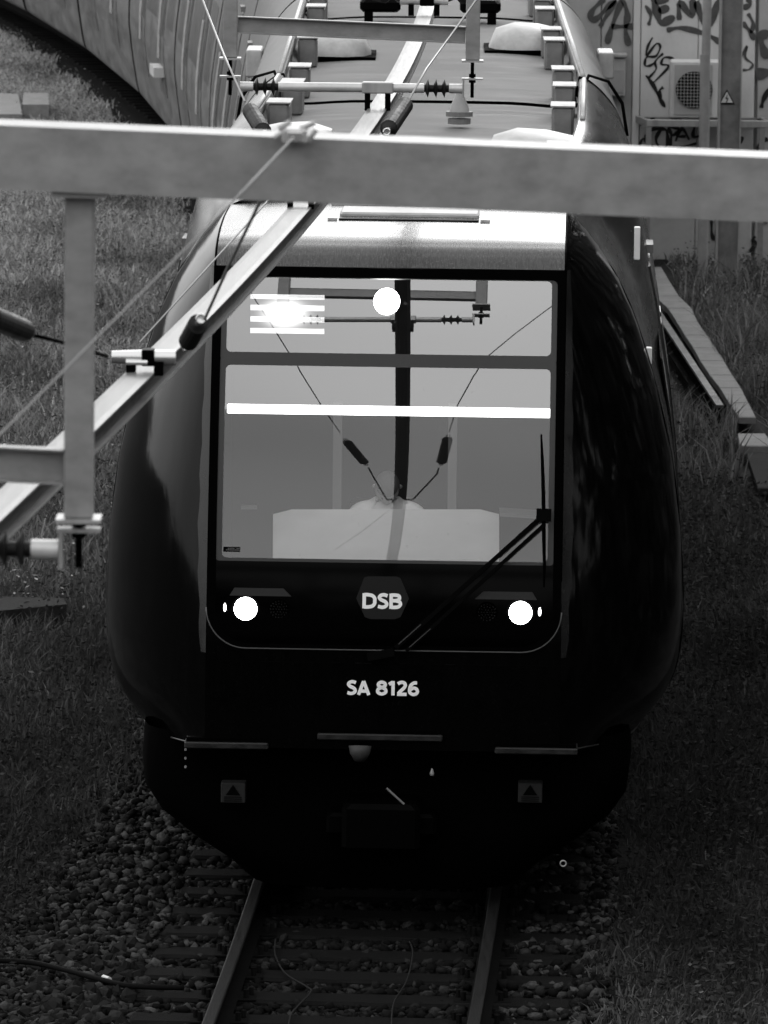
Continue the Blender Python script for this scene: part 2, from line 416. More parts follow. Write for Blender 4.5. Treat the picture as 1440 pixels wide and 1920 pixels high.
def patch_noise(x, y, sc, seed):
    g = np.random.default_rng(seed); a = 0
    for k in range(5):
        th = g.uniform(0, 6.28); fq = sc * g.uniform(.6, 2.0); a = a + np.sin((x * cos(th) + y * .45 * sin(th)) * fq + g.uniform(0, 6.28))
    return a / 5 * .5 + .5
def blades(name, n, ylo, yhi, side, tintfn, hfn, mt, wbase=.006, power=1.0, label=None, gap=0.0):
    y = ylo + (yhi - ylo) * rng.random(n) ** power; cx = .39 - (y - 54) ** 2 / 700
    hw = y * .0625 + 1.3
    if side < 0:
        inner = np.interp(y, [33, 38.5, 41.5, 44, 60], [-2.55, -2.2, -1.75, -1.62, -1.7]) + cx * np.clip((y - 44) / 10, 0, 1)
        inner = inner + .25 * (patch_noise(y, y * 0, 2.2, 5) - .5); outer = -hw - np.clip((y - 90) * .03, 0, 5)
        outer = np.minimum(outer, inner - 1.2)
    else:
        inner = cx + 1.32 + .3 * (patch_noise(y, y * 0, 2.5, 9) - .5); outer = np.maximum(hw, inner + 1.0)
    u = rng.random(n); x = inner + (outer - inner) * u
    edge = np.clip(np.abs(x - inner) / .5, .12, 1); keep = rng.random(n) < edge
    if gap: keep &= patch_noise(x, y, 3.1, 77) > gap
    if side > 0:                                          # the concrete lids and the spare rail stay clear
        tl = np.interp(y, TLY, TLX); keep &= ~((x > tl - np.where((y > 62.5) & (y < 74), .36, .03)) & (x < tl + .33) & (y > 58))
    x, y, edge = x[keep], y[keep], edge[keep]; n = len(x)
    d = x - (.39 - (y - 54) ** 2 / 700)
    z = np.where(np.abs(d) < 2.6, np.maximum(bed_z(d), -.34), -.30) - .02
    h = hfn(x, y) * rng.uniform(.45, 1.25, n) * (.5 + .5 * edge)
    w = wbase * rng.uniform(.7, 1.5, n) * (1 + (y - 35) / 60)
    th = rng.uniform(0, 2 * pi, n); ln = rng.uniform(.1, .85, n) * h
    dx, dy = np.cos(th) * ln, np.sin(th) * ln; ph = rng.uniform(0, pi, n); wx, wy = np.cos(ph) * w, np.sin(ph) * w
    B = np.stack([x, y, z], 1); V = np.zeros((n, 5, 3))
    V[:, 0] = B - np.stack([wx, wy, 0 * w], 1); V[:, 1] = B + np.stack([wx, wy, 0 * w], 1)
    mid = B + np.stack([dx * .35, dy * .35, h * .62], 1)
    V[:, 2] = mid + np.stack([wx, wy, 0 * w], 1) * .8; V[:, 3] = mid - np.stack([wx, wy, 0 * w], 1) * .8
    V[:, 4] = B + np.stack([dx, dy, h * .95], 1)
    k = (np.arange(n) * 5)[:, None]
    Fq = np.concatenate([k + [0, 1, 2], k + [0, 2, 3], k + [3, 2, 4]])
    t = np.clip(tintfn(x, y) * np.exp(rng.normal(0, .45, n)), 0, 1)
    o = np_mesh(name, V.reshape(-1, 3), Fq, [mt], None, None, np.repeat(t, 5))
    tag(o, label, 'grass', kind='stuff'); return o
_tl = [(G(xa, ya, -.1)) for ya, xa in ((500, 1212), (555, 1228), (577, 1251), (628, 1283), (676, 1312), (727, 1349), (782, 1385), (840, 1388), (915, 1420))][::-1]
TLY = [p.y for p in _tl]; TLX = [p.x for p in _tl]
M_grass = veg_mat('grass_blades', .014, .46)
def tint_left(x, y): return np.clip(np.interp(y, [38, 46, 57, 75, 100], [.045, .08, .24, .50, .95]) * (.25 + 1.5 * patch_noise(x, y, 2.6, 21)), 0, 1)  # nearer grass coloured darker, standing in for the dimmer light there
def tint_right(x, y): return np.clip(np.interp(y, [35, 38, 46, 57, 75], [.13, .07, .055, .13, .34]) * (.25 + 1.5 * patch_noise(x, y, 2.8, 31)), 0, 1)  # distance ramp again carries the dim near light in the tint
hl = lambda x, y: .11 + .15 * patch_noise(x, y, 2.0, 41)
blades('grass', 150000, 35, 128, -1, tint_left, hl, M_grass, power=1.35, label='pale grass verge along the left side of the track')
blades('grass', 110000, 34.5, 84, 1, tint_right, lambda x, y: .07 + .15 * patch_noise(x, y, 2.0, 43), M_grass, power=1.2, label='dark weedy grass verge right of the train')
blades('dry_grass', 16000, 58, 76, 1, lambda x, y: np.clip(.30 + 0 * x, 0, 1), lambda x, y: .30 + .35 * patch_noise(x, y, 1.5, 45), M_grass, wbase=.005, label='taller dry grass beyond the concrete slabs', gap=.52)
# broad-leaved weeds and small flowers
def leaves(name, n, ylo, yhi, side, mt, size, tintfn, zr, label, cl=6, power=1.2):
    nc = n // cl; y0 = ylo + (yhi - ylo) * rng.random(nc) ** power; cx = .39 - (y0 - 54) ** 2 / 700
    hw = y0 * .0625 + 1.0
    if side < 0: inner = np.interp(y0, [33, 38.5, 44, 60], [-2.5, -2.1, -1.65, -1.75]) + cx * np.clip((y0 - 44) / 10, 0, 1); outer = np.minimum(-hw - np.clip((y0 - 90) * .03, 0, 5), inner - 1)
    else: inner = cx + 1.4; outer = np.maximum(hw, inner + .8)
    x0 = inner + (outer - inner) * rng.random(nc)
    x = np.repeat(x0, cl) + rng.normal(0, .07, nc * cl); y = np.repeat(y0, cl) + rng.normal(0, .10, nc * cl); n = nc * cl
    if side > 0:
        tl = np.interp(y, TLY, TLX); kk = ~((x > tl - np.where((y > 62.5) & (y < 74), .40, .08)) & (x < tl + .38) & (y > 57)); x, y = x[kk], y[kk]; n = len(x)
    z = rng.uniform(zr[0], zr[1], n); R = rotm(n); s = size * rng.uniform(.6, 1.5, n)
    q = np.array([(-.5, 0, 0), (0, -.32, .05), (.6, 0, 0), (0, .32, .05)], float)
    V = np.einsum('nij,kj->nki', R, q) * s[:, None, None]; V[:, :, 2] *= .55
    V = V + np.stack([x, y, z], 1)[:, None, :]; k = (np.arange(n) * 4)[:, None]
    Fq = np.concatenate([k + [0, 1, 2], k + [0, 2, 3]])
    t = np.clip(tintfn(x, y) * np.exp(rng.normal(0, .5, n)), 0, 1)
    o = np_mesh(name, V.reshape(-1, 3), Fq, [mt], None, None, np.repeat(t, 4)); tag(o, label, 'weeds', kind='stuff')
M_leaf = veg_mat('weed_leaves', .008, .20, .15); M_flower = veg_mat('weed_flowers', .06, .45, .1)
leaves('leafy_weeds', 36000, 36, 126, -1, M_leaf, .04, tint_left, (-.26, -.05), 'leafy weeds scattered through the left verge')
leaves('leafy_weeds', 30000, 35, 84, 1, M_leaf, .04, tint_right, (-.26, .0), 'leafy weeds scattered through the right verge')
leaves('flowers', 2600, 50, 125, -1, M_flower, .035, lambda x, y: .5 + 0 * x, (-.10, .03), 'small pale flowers in the left verge', cl=5, power=1)

# ------------------------------------------------------------------ the train
NX, NY, HEAD = 0.0, 37.3, .033
train = empty('commuter_train', (NX, NY, 0), 'long black commuter train with lit headlights running under the overhead beam', 'train')
TF = Matrix.Translation((NX, NY, 0)) @ Matrix.Rotation(-HEAD, 4, 'Z')
def tilt(z): return radians(7.1 + 6.2 * (z - 1.6)) if z > 1.6 else radians(6.9 * max(0, (z - .9)) / .7) if z > .9 else radians(-16 * (.9 - z) / .5)
_zs = [0.2 + .02 * i for i in range(200)]; _ys = [0.0]
for a, b in zip(_zs, _zs[1:]): _ys.append(_ys[-1] + tan(tilt((a + b) / 2)) * (b - a))
_ref = np.interp(1.6, _zs, _ys)
def y0(z): return float(np.interp(z, _zs, _ys) - _ref + .1)
def SF_(x, z, off=0.0):                                   # a point of the front, off metres in front of it
    t = tilt(z); n = Vector((-.0095 * x, -cos(t), sin(t)))
    return Vector((x, y0(z) + .005 * (x / 1.05) ** 2, z)) + n * off
def N_(px, py):                                           # the front's own (x, z) seen at a pixel
    z = 2.0; inv = TF.inverted()
    for _ in range(12):
        Y = NY + y0(z) + .0; p = inv @ P(px, py, Y); z = p.z
    return p.x, p.z
SEC = [(0.0, .86), (1.30, .865), (1.50, .88), (1.61, .94), (1.76, 1.08), (1.84, 1.27), (1.87, 1.6), (1.845, 2.1), (1.78, 2.6), (1.66, 3.1), (1.53, 3.5), (1.41, 3.76), (1.33, 3.88), (1.28, 3.96), (1.21, 4.05), (1.14, 4.13), (1.07, 4.19), (.99, 4.225), (.92, 4.25), (.5, 4.27), (0, 4.275)]
SEC2 = [(0.0, .40), (1.45, .40), (1.66, .42), (1.73, .55), (1.79, .9), (1.84, 1.27), (1.87, 1.6), (1.85, 2.1), (1.79, 2.6), (1.71, 3.1), (1.63, 3.5), (1.56, 3.8), (1.50, 4.0), (1.42, 4.19), (1.31, 4.33), (1.20, 4.42), (1.155, 4.435), (1.125, 4.42), (1.115, 4.225), (.6, 4.238), (0, 4.242)]
def _mk(sec, n_):
    z = [q[1] for q in sec[3:n_]]; x = [q[0] for q in sec[3:n_]]; return lambda v: float(np.interp(v, z, x))
secx_nose = _mk(SEC, 19); secx = _mk(SEC2, 16)
# smooth the section
def smooth_sec(sec):
    p = [Vector((x, z)) for x, z in sec]; out = []
    for i in range(len(p) - 1):
        a = p[max(i - 1, 0)] if i else Vector((-p[1].x, p[1].y)); b, c = p[i], p[i + 1]
        d = p[i + 2] if i + 2 < len(p) else Vector((-p[i].x, p[i].y))
        for k in range(4):
            t = k / 4; out.append(.5 * ((2 * b) + (-a + c) * t + (2 * a - 5 * b + 4 * c - d) * t * t + (-a + 3 * b - 3 * c + d) * t ** 3))
    out.append(p[-1]); return [(v.x, v.y) for v in out]
SS = smooth_sec(SEC); SS2 = smooth_sec(SEC2)
RSPLIT = 3.80
def carriage(T, y_a, y_b, name, parent, name_i=0):
    mk = lambda half: [(-x, z) for x, z in half] + [(x, z) for x, z in half[::-1][1:]]
    l1, l2 = mk(SS), mk(SS2); loop = l2
    side = [i for i in range(len(loop))]
    if name_i == 0: Ys = [y_a] + [y_a + 2.0 + .25 * k for k in range(9)] + [y_a + 5.5, y_b]
    else: Ys = [y_a] + [y_a + (y_b - y_a) * k / 8 for k in range(1, 8)] + [y_b]
    n = len(loop); vs = []
    for y in Ys:
        w = min(1, max(0, (y - y_a - 2.0) / 2.0)) if name_i == 0 else 1; w = w * w * (3 - 2 * w)
        for (xa, za), (xb, zb_) in zip(l1, l2): vs.append(T @ Vector((xa + (xb - xa) * w, y, za + (zb_ - za) * w)))
    fs, fm = [], []
    for j in range(len(Ys) - 1):
        for i in range(n - 1):
            fs.append((j * n + i, j * n + i + 1, (j + 1) * n + i + 1, (j + 1) * n + i)); zz = (loop[i][1] + loop[i + 1][1]) / 2
            fm.append(1 if zz > 4.0 and abs(loop[i][0] + loop[i + 1][0]) / 2 < 1.14 else 0)
    fs.append(tuple(range(n - 1, -1, -1))); fm.append(2); fs.append(tuple(range((len(Ys) - 1) * n, len(Ys) * n))); fm.append(2)
    o = build(name, vs, fs, None, parent, mats=[M_side if name_i == 0 else M_sideg, M_roof, M_dark], fmat=fm); autosmooth(o, 40); return o
def side_patch(T, s, ya, yb, za, zb, off, name, m, parent, th=.012, nz=8, rim=.0):
    vs, fs = [], []
    zz = [za + (zb - za) * k / nz for k in range(nz + 1)]
    for o_ in (off, off - th):
        for z in zz:
            dx = (secx(z + .02) - secx(z - .02)) / .04; nn = Vector((1, 0, -dx)).normalized()
            for y in (ya, yb):
                vs.append(T @ Vector((s * (secx(z) + nn.x * o_), y, z + nn.z * o_)))
    k = 2 * (nz + 1)
    for i in range(nz): a = 2 * i; fs += [(a, a + 1, a + 3, a + 2), (k + a + 2, k + a + 3, k + a + 1, k + a)]
    for i in range(nz): a = 2 * i; fs += [(a, a + 2, k + a + 2, k + a), (a + 3, a + 1, k + a + 1, k + a + 3)]
    fs += [(1, 0, k, k + 1), (k - 2, k - 1, 2 * k - 1, 2 * k - 2)]
    o = build(name, vs, fs, m, parent); autosmooth(o, 30); return o
M_panel = mat('door_paint', .05, .22, spec=.6, var=.4, scale=3, stretch=(1, .5, 2))
M_step = mat('pale_step', .5, .5)
def side_fit(T, s, y_len, parent, first=False):
    wm_, pm_ = (M_win, M_panel) if first else (M_wing, M_panelg)
    wins = [(.5, 1.75), (3.75, 5.75), (7.8, 9.05)]; doors = [(2.05, 3.45), (6.05, 7.45)]
    if first: wins = [(4.0, 5.9), (7.8, 9.2)]; doors = [(6.05, 7.45)]
    for a, b in wins:
        side_patch(T, s, a, b, 2.02, 3.02, .004, 'window', wm_, parent)
    for a, b in doors:
        m_ = (a + b) / 2
        for u, v in ((a, m_ - .012), (m_ + .012, b)):
            d = side_patch(T, s, u, v, .98, 3.42, .012, 'door', pm_, parent, nz=12)
            if not first: hb = MB(T); yh = v - .07 if u == a else u + .07; hb.tube([(s * (secx(z_) + .035), yh, z_) for z_ in (1.5, 1.9, 2.3, 2.7)], .016, 6); hb.build('door_handle', M_fairing, parent)
            side_patch(T, s, u + .14, v - .14, 1.85, 3.0, .018, 'window', wm_, None, nz=6)
            bpy.data.objects  # the pane joins the door leaf's own level
        if abs(T.translation.y - 86.8) < 5 and s < 0 and a < 3: x = secx(1.3); q = MB(T); q.box(min(s * (x - .03), s * (x + .16)), max(s * (x - .03), s * (x + .16)), a + .1, a + 1.0, 1.26, 1.40); q.build('door_step', M_step, parent)
        x = secx(3.5); q = MB(T); q.box(min(s * (x + .0), s * (x + .05)), max(s * (x + .0), s * (x + .05)), m_ - .18, m_ + .18, 3.46, 3.52)
        q.build('door_lamp', M_box, parent)
def roof_fit(T, y_len, parent, seed, first=False):
    g = random.Random(seed)
    for s in (-1, 1):
        q = MB(T); q.tube([(s * 1.165, .02 if not first else 6.2, 4.44), (s * 1.165, y_len - .02, 4.44)], .02, 6); q.build('gutter', M_fairing, parent, True)
        ys = [.35, 3.6, 4.9, 7.6, 8.9] if not first else [3.7, 7.0, 8.9]
        for i, y in enumerate(ys):
            q = MB(T); a, b = (.94, 1.10)
            q.box(min(s * a, s * b), max(s * a, s * b), y, y + .40, 4.21, 4.455, .02)
            q.build('roof_box', M_box, parent)
            q = MB(T); q.box(min(s * (a - .008), s * (b + .008)), max(s * (a - .008), s * (b + .008)), y - .008, y + .408, 4.456, 4.466); q.build('box_lid', M_rooffit, parent)
    fair = [(1, 5.3), (-1, 4.3)] if not first else [(1, 4.6), (-1, 4.9)]
    for s, y in fair:                                     # rounded air-intake hoods reaching in from the roof edge
        vs, fs = [], []; n = 9; st = [(0.50, .02, .10), (.56, .17, .26), (.72, .22, .34), (.92, .21, .32), (1.105, .17, .28)]
        for x, h, w in st:
            for k in range(n):
                t = pi * k / (n - 1); zz = 4.225
                vs.append(T @ Vector((s * x, y + w * 1.3 - w * 1.3 * cos(t) - w * 1.3 + .35, zz + .03 + h * sin(t) ** .7)))
        for j in range(len(st) - 1):
            for k in range(n - 1): fs.append((j * n + k, j * n + k + 1, (j + 1) * n + k + 1, (j + 1) * n + k))
        fs.append(tuple(range(n))); o = build('air_hood', vs, fs, M_fairing, parent); autosmooth(o, 50)
        q = MB(T); q.box(min(s * .46, s * 1.0), max(s * .46, s * 1.0), y - .12, y + .8, 4.235, 4.262); q.build('hood_base', M_dark, parent)
def roof_unit(T, parent, y):
    q = MB(T)
    for s in (-1, 1):
        q = MB(T); q.box(min(s * .27, s * .64), max(s * .27, s * .64), y, y + .5, 4.34, 4.46, .03); q.box(min(s * .52, s * .6), max(s * .52, s * .6), y + .02, y + .12, 4.24, 4.345); q.build('pantograph_support', M_black, parent)

carr = []
pos = 37.3; lens_ = [9.9] + [9.55] * 9; gapw = .28
for i, ln in enumerate(lens_):
    ya = pos; yb = pos + ln; a = Vector((track_x(ya), ya, 0)); b = Vector((track_x(yb), yb, 0))
    if i == 0: T = TF; ystart = 2.2
    else: ang = -math.atan2(b.x - a.x, b.y - a.y); T = Matrix.Translation(a) @ Matrix.Rotation(ang, 4, 'Z'); ystart = 0
    c = carriage(T, ystart, ln, 'carriage', train, i); carr.append((T, c, ln))
    pre = set(COL.objects)
    for s in (-1, 1): side_fit(T, s, ln, c, i == 0)
    roof_fit(T, ln, c, i, i == 0)
    for o in set(COL.objects) - pre:
        if o.parent is None: setparent(o, c)
    # skirt, underframe and gangway bellows
    q = MB(T); q.box(-1.52, 1.52, (1.9 if i == 0 else .1), 4.2, .50, .90) if i == 0 else None; u = q.build('skirt', M_dark, c) if i == 0 else None
    q = MB(T)
    for k in range(4):
        y = ln + .02 + k * .065
        loop = [(-x * .965, z * .985) for x, z in SS2[6:]] + [(x * .965, z * .985) for x, z in SS2[6:][::-1][1:]]
        for (x1, z1), (x2, z2) in zip(loop, loop[1:]):
            q.add([(x1, y, z1), (x2, y, z2), (x2 * .98, y + .032, z2 * .985), (x1 * .98, y + .032, z1 * .985), (x1, y + .06, z1), (x2, y + .06, z2)], [(0, 1, 2, 3), (3, 2, 5, 4)])
    g_ = q.build('gangway_bellows', M_rubber, c)
    pos = yb + gapw
for (T, c, ln), ys in ((carr[0], [(9.0)]), (carr[3], [1.0])):
    pass
# antenna on the second carriage's... roof, right of the conductor
T0, C0, _ = carr[0]; T1, C1, _ = carr[1]
pa = T0.inverted() @ G(861, 232, 4.27)
q = MB(T0); q.tube([(pa.x, pa.y, 4.27), (pa.x, pa.y, 4.31)], .085, 14); q.tube([(pa.x, pa.y, 4.325), (pa.x, pa.y, 4.36)], .10, 14); q.build('antenna_base', M_box, C0, False)
q = MB(T0); q.tube([(pa.x, pa.y, 4.36), (pa.x, pa.y, 4.40), (pa.x, pa.y, 4.50), (pa.x, pa.y, 4.545)], [.075, .065, .025, .006], 14); autosmooth(q.build('antenna_cone', M_rooffit, C0), 60)

# ---- nose shell
BAND = [(y0(3.95), 3.95), (.90, 4.03), (1.02, 4.085), (1.2, 4.13), (1.5, 4.175), (1.85, 4.21), (2.2, 4.235)]
BAND[0] = (y0(3.95), 3.95); _b = BAND[0][0]
BAND = [BAND[0], (_b + .05, 4.005), (_b + .13, 4.055), (_b + .26, 4.10), (_b + .50, 4.15), (_b + .85, 4.19), (2.2, 4.225)]
AX = 1.09
zc = [1.05 + (3.95 - 1.05) * i / 30 for i in range(31)]
A = [Vector((AX, y0(z) + .005, z)) for z in zc] + [Vector((AX, y, z - .006 - .040 * max(0, y - .85) / 1.35)) for y, z in BAND[1:]]
tops = [(1.28, 3.96), (1.245, 4.005), (1.21, 4.05), (1.175, 4.09), (1.14, 4.13), (1.112, 4.157), (1.092, 4.176)]
zb = [.92 + (3.95 - .92) * i / 30 for i in range(31)]
B = [Vector((secx_nose(z), 2.2, z)) for z in zb[:-1]] + [Vector((x, 2.2, z)) for x, z in tops]
vs, fs = [], []; K = 16
for sgn in (-1, 1):
    base = len(vs)
    for a, b in zip(A, B):
        d = b - a; ta = Vector((1.35 * d.x, .50 * d.y, .3 * d.z)); tb = Vector((.12 * d.x, 1.5 * d.y, .3 * d.z))
        for k in range(K + 1):
            t = k / K; p = a * (2 * t ** 3 - 3 * t * t + 1) + ta * (t ** 3 - 2 * t * t + t) + b * (-2 * t ** 3 + 3 * t * t) + tb * (t ** 3 - t * t)
            vs.append(TF @ Vector((sgn * p.x, p.y, p.z)))
    m_ = len(A)
    for j in range(m_ - 1):
        for k in range(K):
            q = (base + j * (K + 1) + k, base + j * (K + 1) + k + 1, base + (j + 1) * (K + 1) + k + 1, base + (j + 1) * (K + 1) + k)
            fs.append(q if sgn > 0 else q[::-1])
for j in range(9):                                          # shell corners beside the rounded panel
    pass
# lower centre of the shell (below the window panel)
base = len(vs); zl = [1.05 + (1.58 - 1.05) * i / 10 for i in range(10)] + [1.56, 1.66, 1.78, 1.95][1:][:1] * 0 + [1.58]; xl = [-AX + 2 * AX * i / 16 for i in range(17)]
for z in zl:
    for x in xl: vs.append(TF @ Vector((x, y0(z) + .005 * (x / AX) ** 2, z)))
for j in range(10):
    for i in range(16): fs.append((base + j * 17 + i, base + j * 17 + i + 1, base + (j + 1) * 17 + i + 1, base + (j + 1) * 17 + i))
shell = build('nose_shell', vs, fs, M_shell, train, smooth=True)
# pale strip between window panel and cheek, both sides: sky reflection put into colour
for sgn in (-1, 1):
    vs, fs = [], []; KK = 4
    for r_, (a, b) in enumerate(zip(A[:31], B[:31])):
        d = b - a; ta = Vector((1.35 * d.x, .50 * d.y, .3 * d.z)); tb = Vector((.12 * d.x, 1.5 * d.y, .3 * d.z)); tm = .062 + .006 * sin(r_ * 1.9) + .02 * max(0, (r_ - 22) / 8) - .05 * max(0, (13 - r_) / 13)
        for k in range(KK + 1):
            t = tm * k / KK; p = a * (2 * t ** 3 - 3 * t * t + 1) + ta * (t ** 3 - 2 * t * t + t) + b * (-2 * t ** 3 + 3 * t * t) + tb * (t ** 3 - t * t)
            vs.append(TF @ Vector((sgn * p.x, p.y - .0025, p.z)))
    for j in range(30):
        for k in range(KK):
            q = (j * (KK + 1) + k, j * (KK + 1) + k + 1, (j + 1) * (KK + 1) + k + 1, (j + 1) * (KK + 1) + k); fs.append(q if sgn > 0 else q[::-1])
    build('panel_sheen', vs[6 * (KK + 1):], [tuple(i - 0 for i in f) for f in fs if max(f) < len(vs) - 6 * (KK + 1)], mat('sky_sheen_border', .011, .22, spec=.3, var=.5, scale=5), train, smooth=True)
# bottom lip of the shell, its edge highlight put into a paler tone
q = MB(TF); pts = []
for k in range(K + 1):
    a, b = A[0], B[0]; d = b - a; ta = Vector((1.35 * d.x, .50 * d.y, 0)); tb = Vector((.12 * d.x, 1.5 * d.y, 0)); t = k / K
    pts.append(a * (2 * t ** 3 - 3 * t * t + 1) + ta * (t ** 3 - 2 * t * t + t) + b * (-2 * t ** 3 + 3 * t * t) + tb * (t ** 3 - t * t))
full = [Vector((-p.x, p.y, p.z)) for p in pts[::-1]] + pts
q.tube(full[:K + 1], .006, 6); q.tube(full[K + 1:], .006, 6); q.each('shell_lip', mat('lip_highlight', .03, .35, spec=.5), train, True)
# grey front band over the windscreen up to the roof
vs, fs = [], []; prof = BAND + []
nx = 20
dense = []
for (ya, za), (yb, zb) in zip(prof, prof[1:]):
    for k in range(3): dense.append((ya + (yb - ya) * k / 3, za + (zb - za) * k / 3))
dense.append(prof[-1])
for y, z in dense:
    for i in range(nx + 1):
        x = -1.075 + 2.15 * i / nx; vs.append(TF @ Vector((x, y + .005 * (x / AX) ** 2 * (1 if z < 4.1 else .3), z + .004 - .042 * abs(x / AX) ** 4 * max(0, (y - .85)) / 1.35)))
for j in range(len(dense) - 1):
    for i in range(nx): fs.append((j * (nx + 1) + i, j * (nx + 1) + i + 1, (j + 1) * (nx + 1) + i + 1, (j + 1) * (nx + 1) + i))
build('front_roof_band', vs, fs, M_front, train, smooth=True)
q = MB(TF)
for s in (-1, 1): q.tube([(s * 1.083, y, z - .004 - .040 * max(0, y - .85) / 1.35) for y, z in dense], .006, 5)
q.each('roof_band_seam', M_rubber, train)
# roof hatch just behind the band
q = MB(TF); q.box(-.42, .60, 1.30, 1.40, 4.10, 4.165, .006); q.box(-.42, .60, 1.98, 2.04, 4.19, 4.235); q.box(-.42, -.36, 1.401, 1.979, 4.14, 4.19); q.box(.54, .60, 1.401, 1.979, 4.14, 4.19)
q.build('hatch_frame', M_tube, train)
q = MB(TF); q.box(-.35, .53, 1.405, 1.52, 4.13, 4.185); q.build('hatch_seal', M_black, train)
q = MB(TF); q.box(-.35, .53, 1.53, 1.97, 4.14, 4.215, .012); q.build('hatch_lid', M_fairing, train)

# ---- windscreen panel
def rrect(x0, x1, z0, z1, rb, rt, n=6):
    pts = []
    for (cx, cz, r, a0) in ((x1 - rb, z0 + rb, rb, -pi / 2), (x1 - rt, z1 - rt, rt, 0), (x0 + rt, z1 - rt, rt, pi / 2), (x0 + rb, z0 + rb, rb, pi)):
        for k in range(n + 1): t = a0 + pi / 2 * k / n; pts.append((cx + r * cos(t), cz + r * sin(t)))
    # refine the straight runs so that the outline follows the curved front
    out = []
    for i in range(len(pts)):
        a, b = pts[i], pts[(i + 1) % len(pts)]; dd = math.hypot(a[0] - b[0], a[1] - b[1]); m = max(1, int(dd / .12))
        for k in range(m): out.append((a[0] + (b[0] - a[0]) * k / m, a[1] + (b[1] - a[1]) * k / m))
    return out
def ring(name, outer, inner, off, depth, m, parent):
    def rr(x0, x1, z0, z1, rb, rt):
        pts = []; m = 6
        for (cx, cz, r, a0) in ((x1 - rb, z0 + rb, rb, -pi / 2), (x1 - rt, z1 - rt, rt, 0), (x0 + rt, z1 - rt, rt, pi / 2), (x0 + rb, z0 + rb, rb, pi)):
            for k in range(m + 1): t = a0 + pi / 2 * k / m; pts.append((cx + r * cos(t), cz + r * sin(t)))
        out = []
        for i in range(len(pts)):
            a, b = pts[i], pts[(i + 1) % len(pts)]; k_ = 18 if i % (m + 1) == m else 1
            for k in range(k_): out.append((a[0] + (b[0] - a[0]) * k / k_, a[1] + (b[1] - a[1]) * k / k_))
        return out
    base, inn = rr(*outer), rr(*inner)
    n = len(base); vs = []
    for o_ in (off, off - depth):
        for p in base: vs.append(TF @ SF_(p[0], p[1], o_))
        for p in inn: vs.append(TF @ SF_(p[0], p[1], o_))
    fs = []
    for i in range(n):
        j = (i + 1) % n
        fs.append((i, j, n + j, n + i)); fs.append((n + i, n + j, 3 * n + j, 3 * n + i)); fs.append((j, i, 2 * n + i, 2 * n + j))
    fs = [f for f in fs if len(set(f)) == 4]
    return build(name, vs, fs, m, parent)
def patch(name, x0, x1, z0, z1, off, m, parent, rb=0, nx=24, nz=24, smooth=True):
    vs, fs = [], []
    for j in range(nz + 1):
        if rb:
            zz = z0 + (z1 - z0) * (j / nz) ** 1.6
        else: zz = z0 + (z1 - z0) * j / nz
        dxr = 0
        if rb and zz < z0 + rb: dxr = rb - sqrt(max(0, rb * rb - (z0 + rb - zz) ** 2))
        for i in range(nx + 1):
            a, b = x0 + dxr, x1 - dxr; vs.append(TF @ SF_(a + (b - a) * i / nx, zz, off))
    for j in range(nz):
        for i in range(nx): fs.append((j * (nx + 1) + i, j * (nx + 1) + i + 1, (j + 1) * (nx + 1) + i + 1, (j + 1) * (nx + 1) + i))
    return build(name, vs, fs, m, parent, smooth=smooth)
ZB = N_(720, 1217)[1]; ZM = N_(720, 1056)[1]; ZT = 3.945
ring('windscreen_frame', (-1.085, 1.085, ZB, ZT, .24, .02), (-1.035, 1.035, ZB + .02, ZT - .055, .21, .03), .014, .05, M_rubber, train)
patch('nose_corner', -1.089, 1.089, 1.581, ZM - .1, 0, M_shell, train)
patch('lamp_mask', -1.05, 1.05, ZB + .01, ZM + .01, .004, M_mask, train, rb=.22)
zu0, zu1 = N_(720, 664)[1], N_(720, 523)[1]; zl0, zl1 = N_(720, 1050)[1], N_(720, 688)[1]; zs_ = N_(720, 772)[1]
ring('pane_trim', (-1.036, 1.036, (zu0 + zl1) / 2, ZT - .05, .01, .01), (-1.0, 1.0, zu0, zu1, .03, .03), .006, .02, M_trim, train)
ring('pane_trim', (-1.036, 1.036, ZM, (zu0 + zl1) / 2, .02, .01), (-1.0, 1.0, zl0, zl1, .03, .03), .006, .02, M_trim, train)
G_hi = glass('coated_windscreen', .24); G_lo = glass('clear_windscreen', .06)
wu = patch('windscreen_pane', -1.03, 1.03, zu0 - .03, zu1 + .03, 0, G_hi, train)
ws_ = patch('sun_strip', -1.03, 1.03, zs_, zl1 + .02, 0, G_hi, train, nz=6)
wl = patch('windscreen_pane', -1.03, 1.03, zl0 - .02, zs_, 0, G_lo, train)
# thin bright line along the panel's lower edge
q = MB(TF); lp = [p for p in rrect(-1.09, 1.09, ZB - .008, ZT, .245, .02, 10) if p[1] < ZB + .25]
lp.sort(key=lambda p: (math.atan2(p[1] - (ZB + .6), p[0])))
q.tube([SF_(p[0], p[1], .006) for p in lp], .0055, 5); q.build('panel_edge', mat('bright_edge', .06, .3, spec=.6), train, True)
# ---- cab interior
q = MB(TF)
q.box(-1.06, 1.06, 2.05, 2.1, 1.2, 3.95); q.box(-1.07, -1.05, .84, 2.1, 1.2, 3.95); q.box(1.05, 1.07, .84, 2.1, 1.2, 3.95); q.box(-1.05, 1.05, .6, 2.1, 1.15, 1.2)
q.build('cab_interior', M_cab, train)
q = MB(TF); q.box(-1.05, 1.05, .86, 2.0, 3.93, 3.96); q.build('cab_ceiling', M_cab, train)
for px in (632, 848):
    x = (TF.inverted() @ P(px, 870, 39.0)).x; q = MB(TF); q.box(x - .028, x + .028, 1.72, 1.78, 1.25, 2.98); q.build('cab_post', M_cabpost, train)
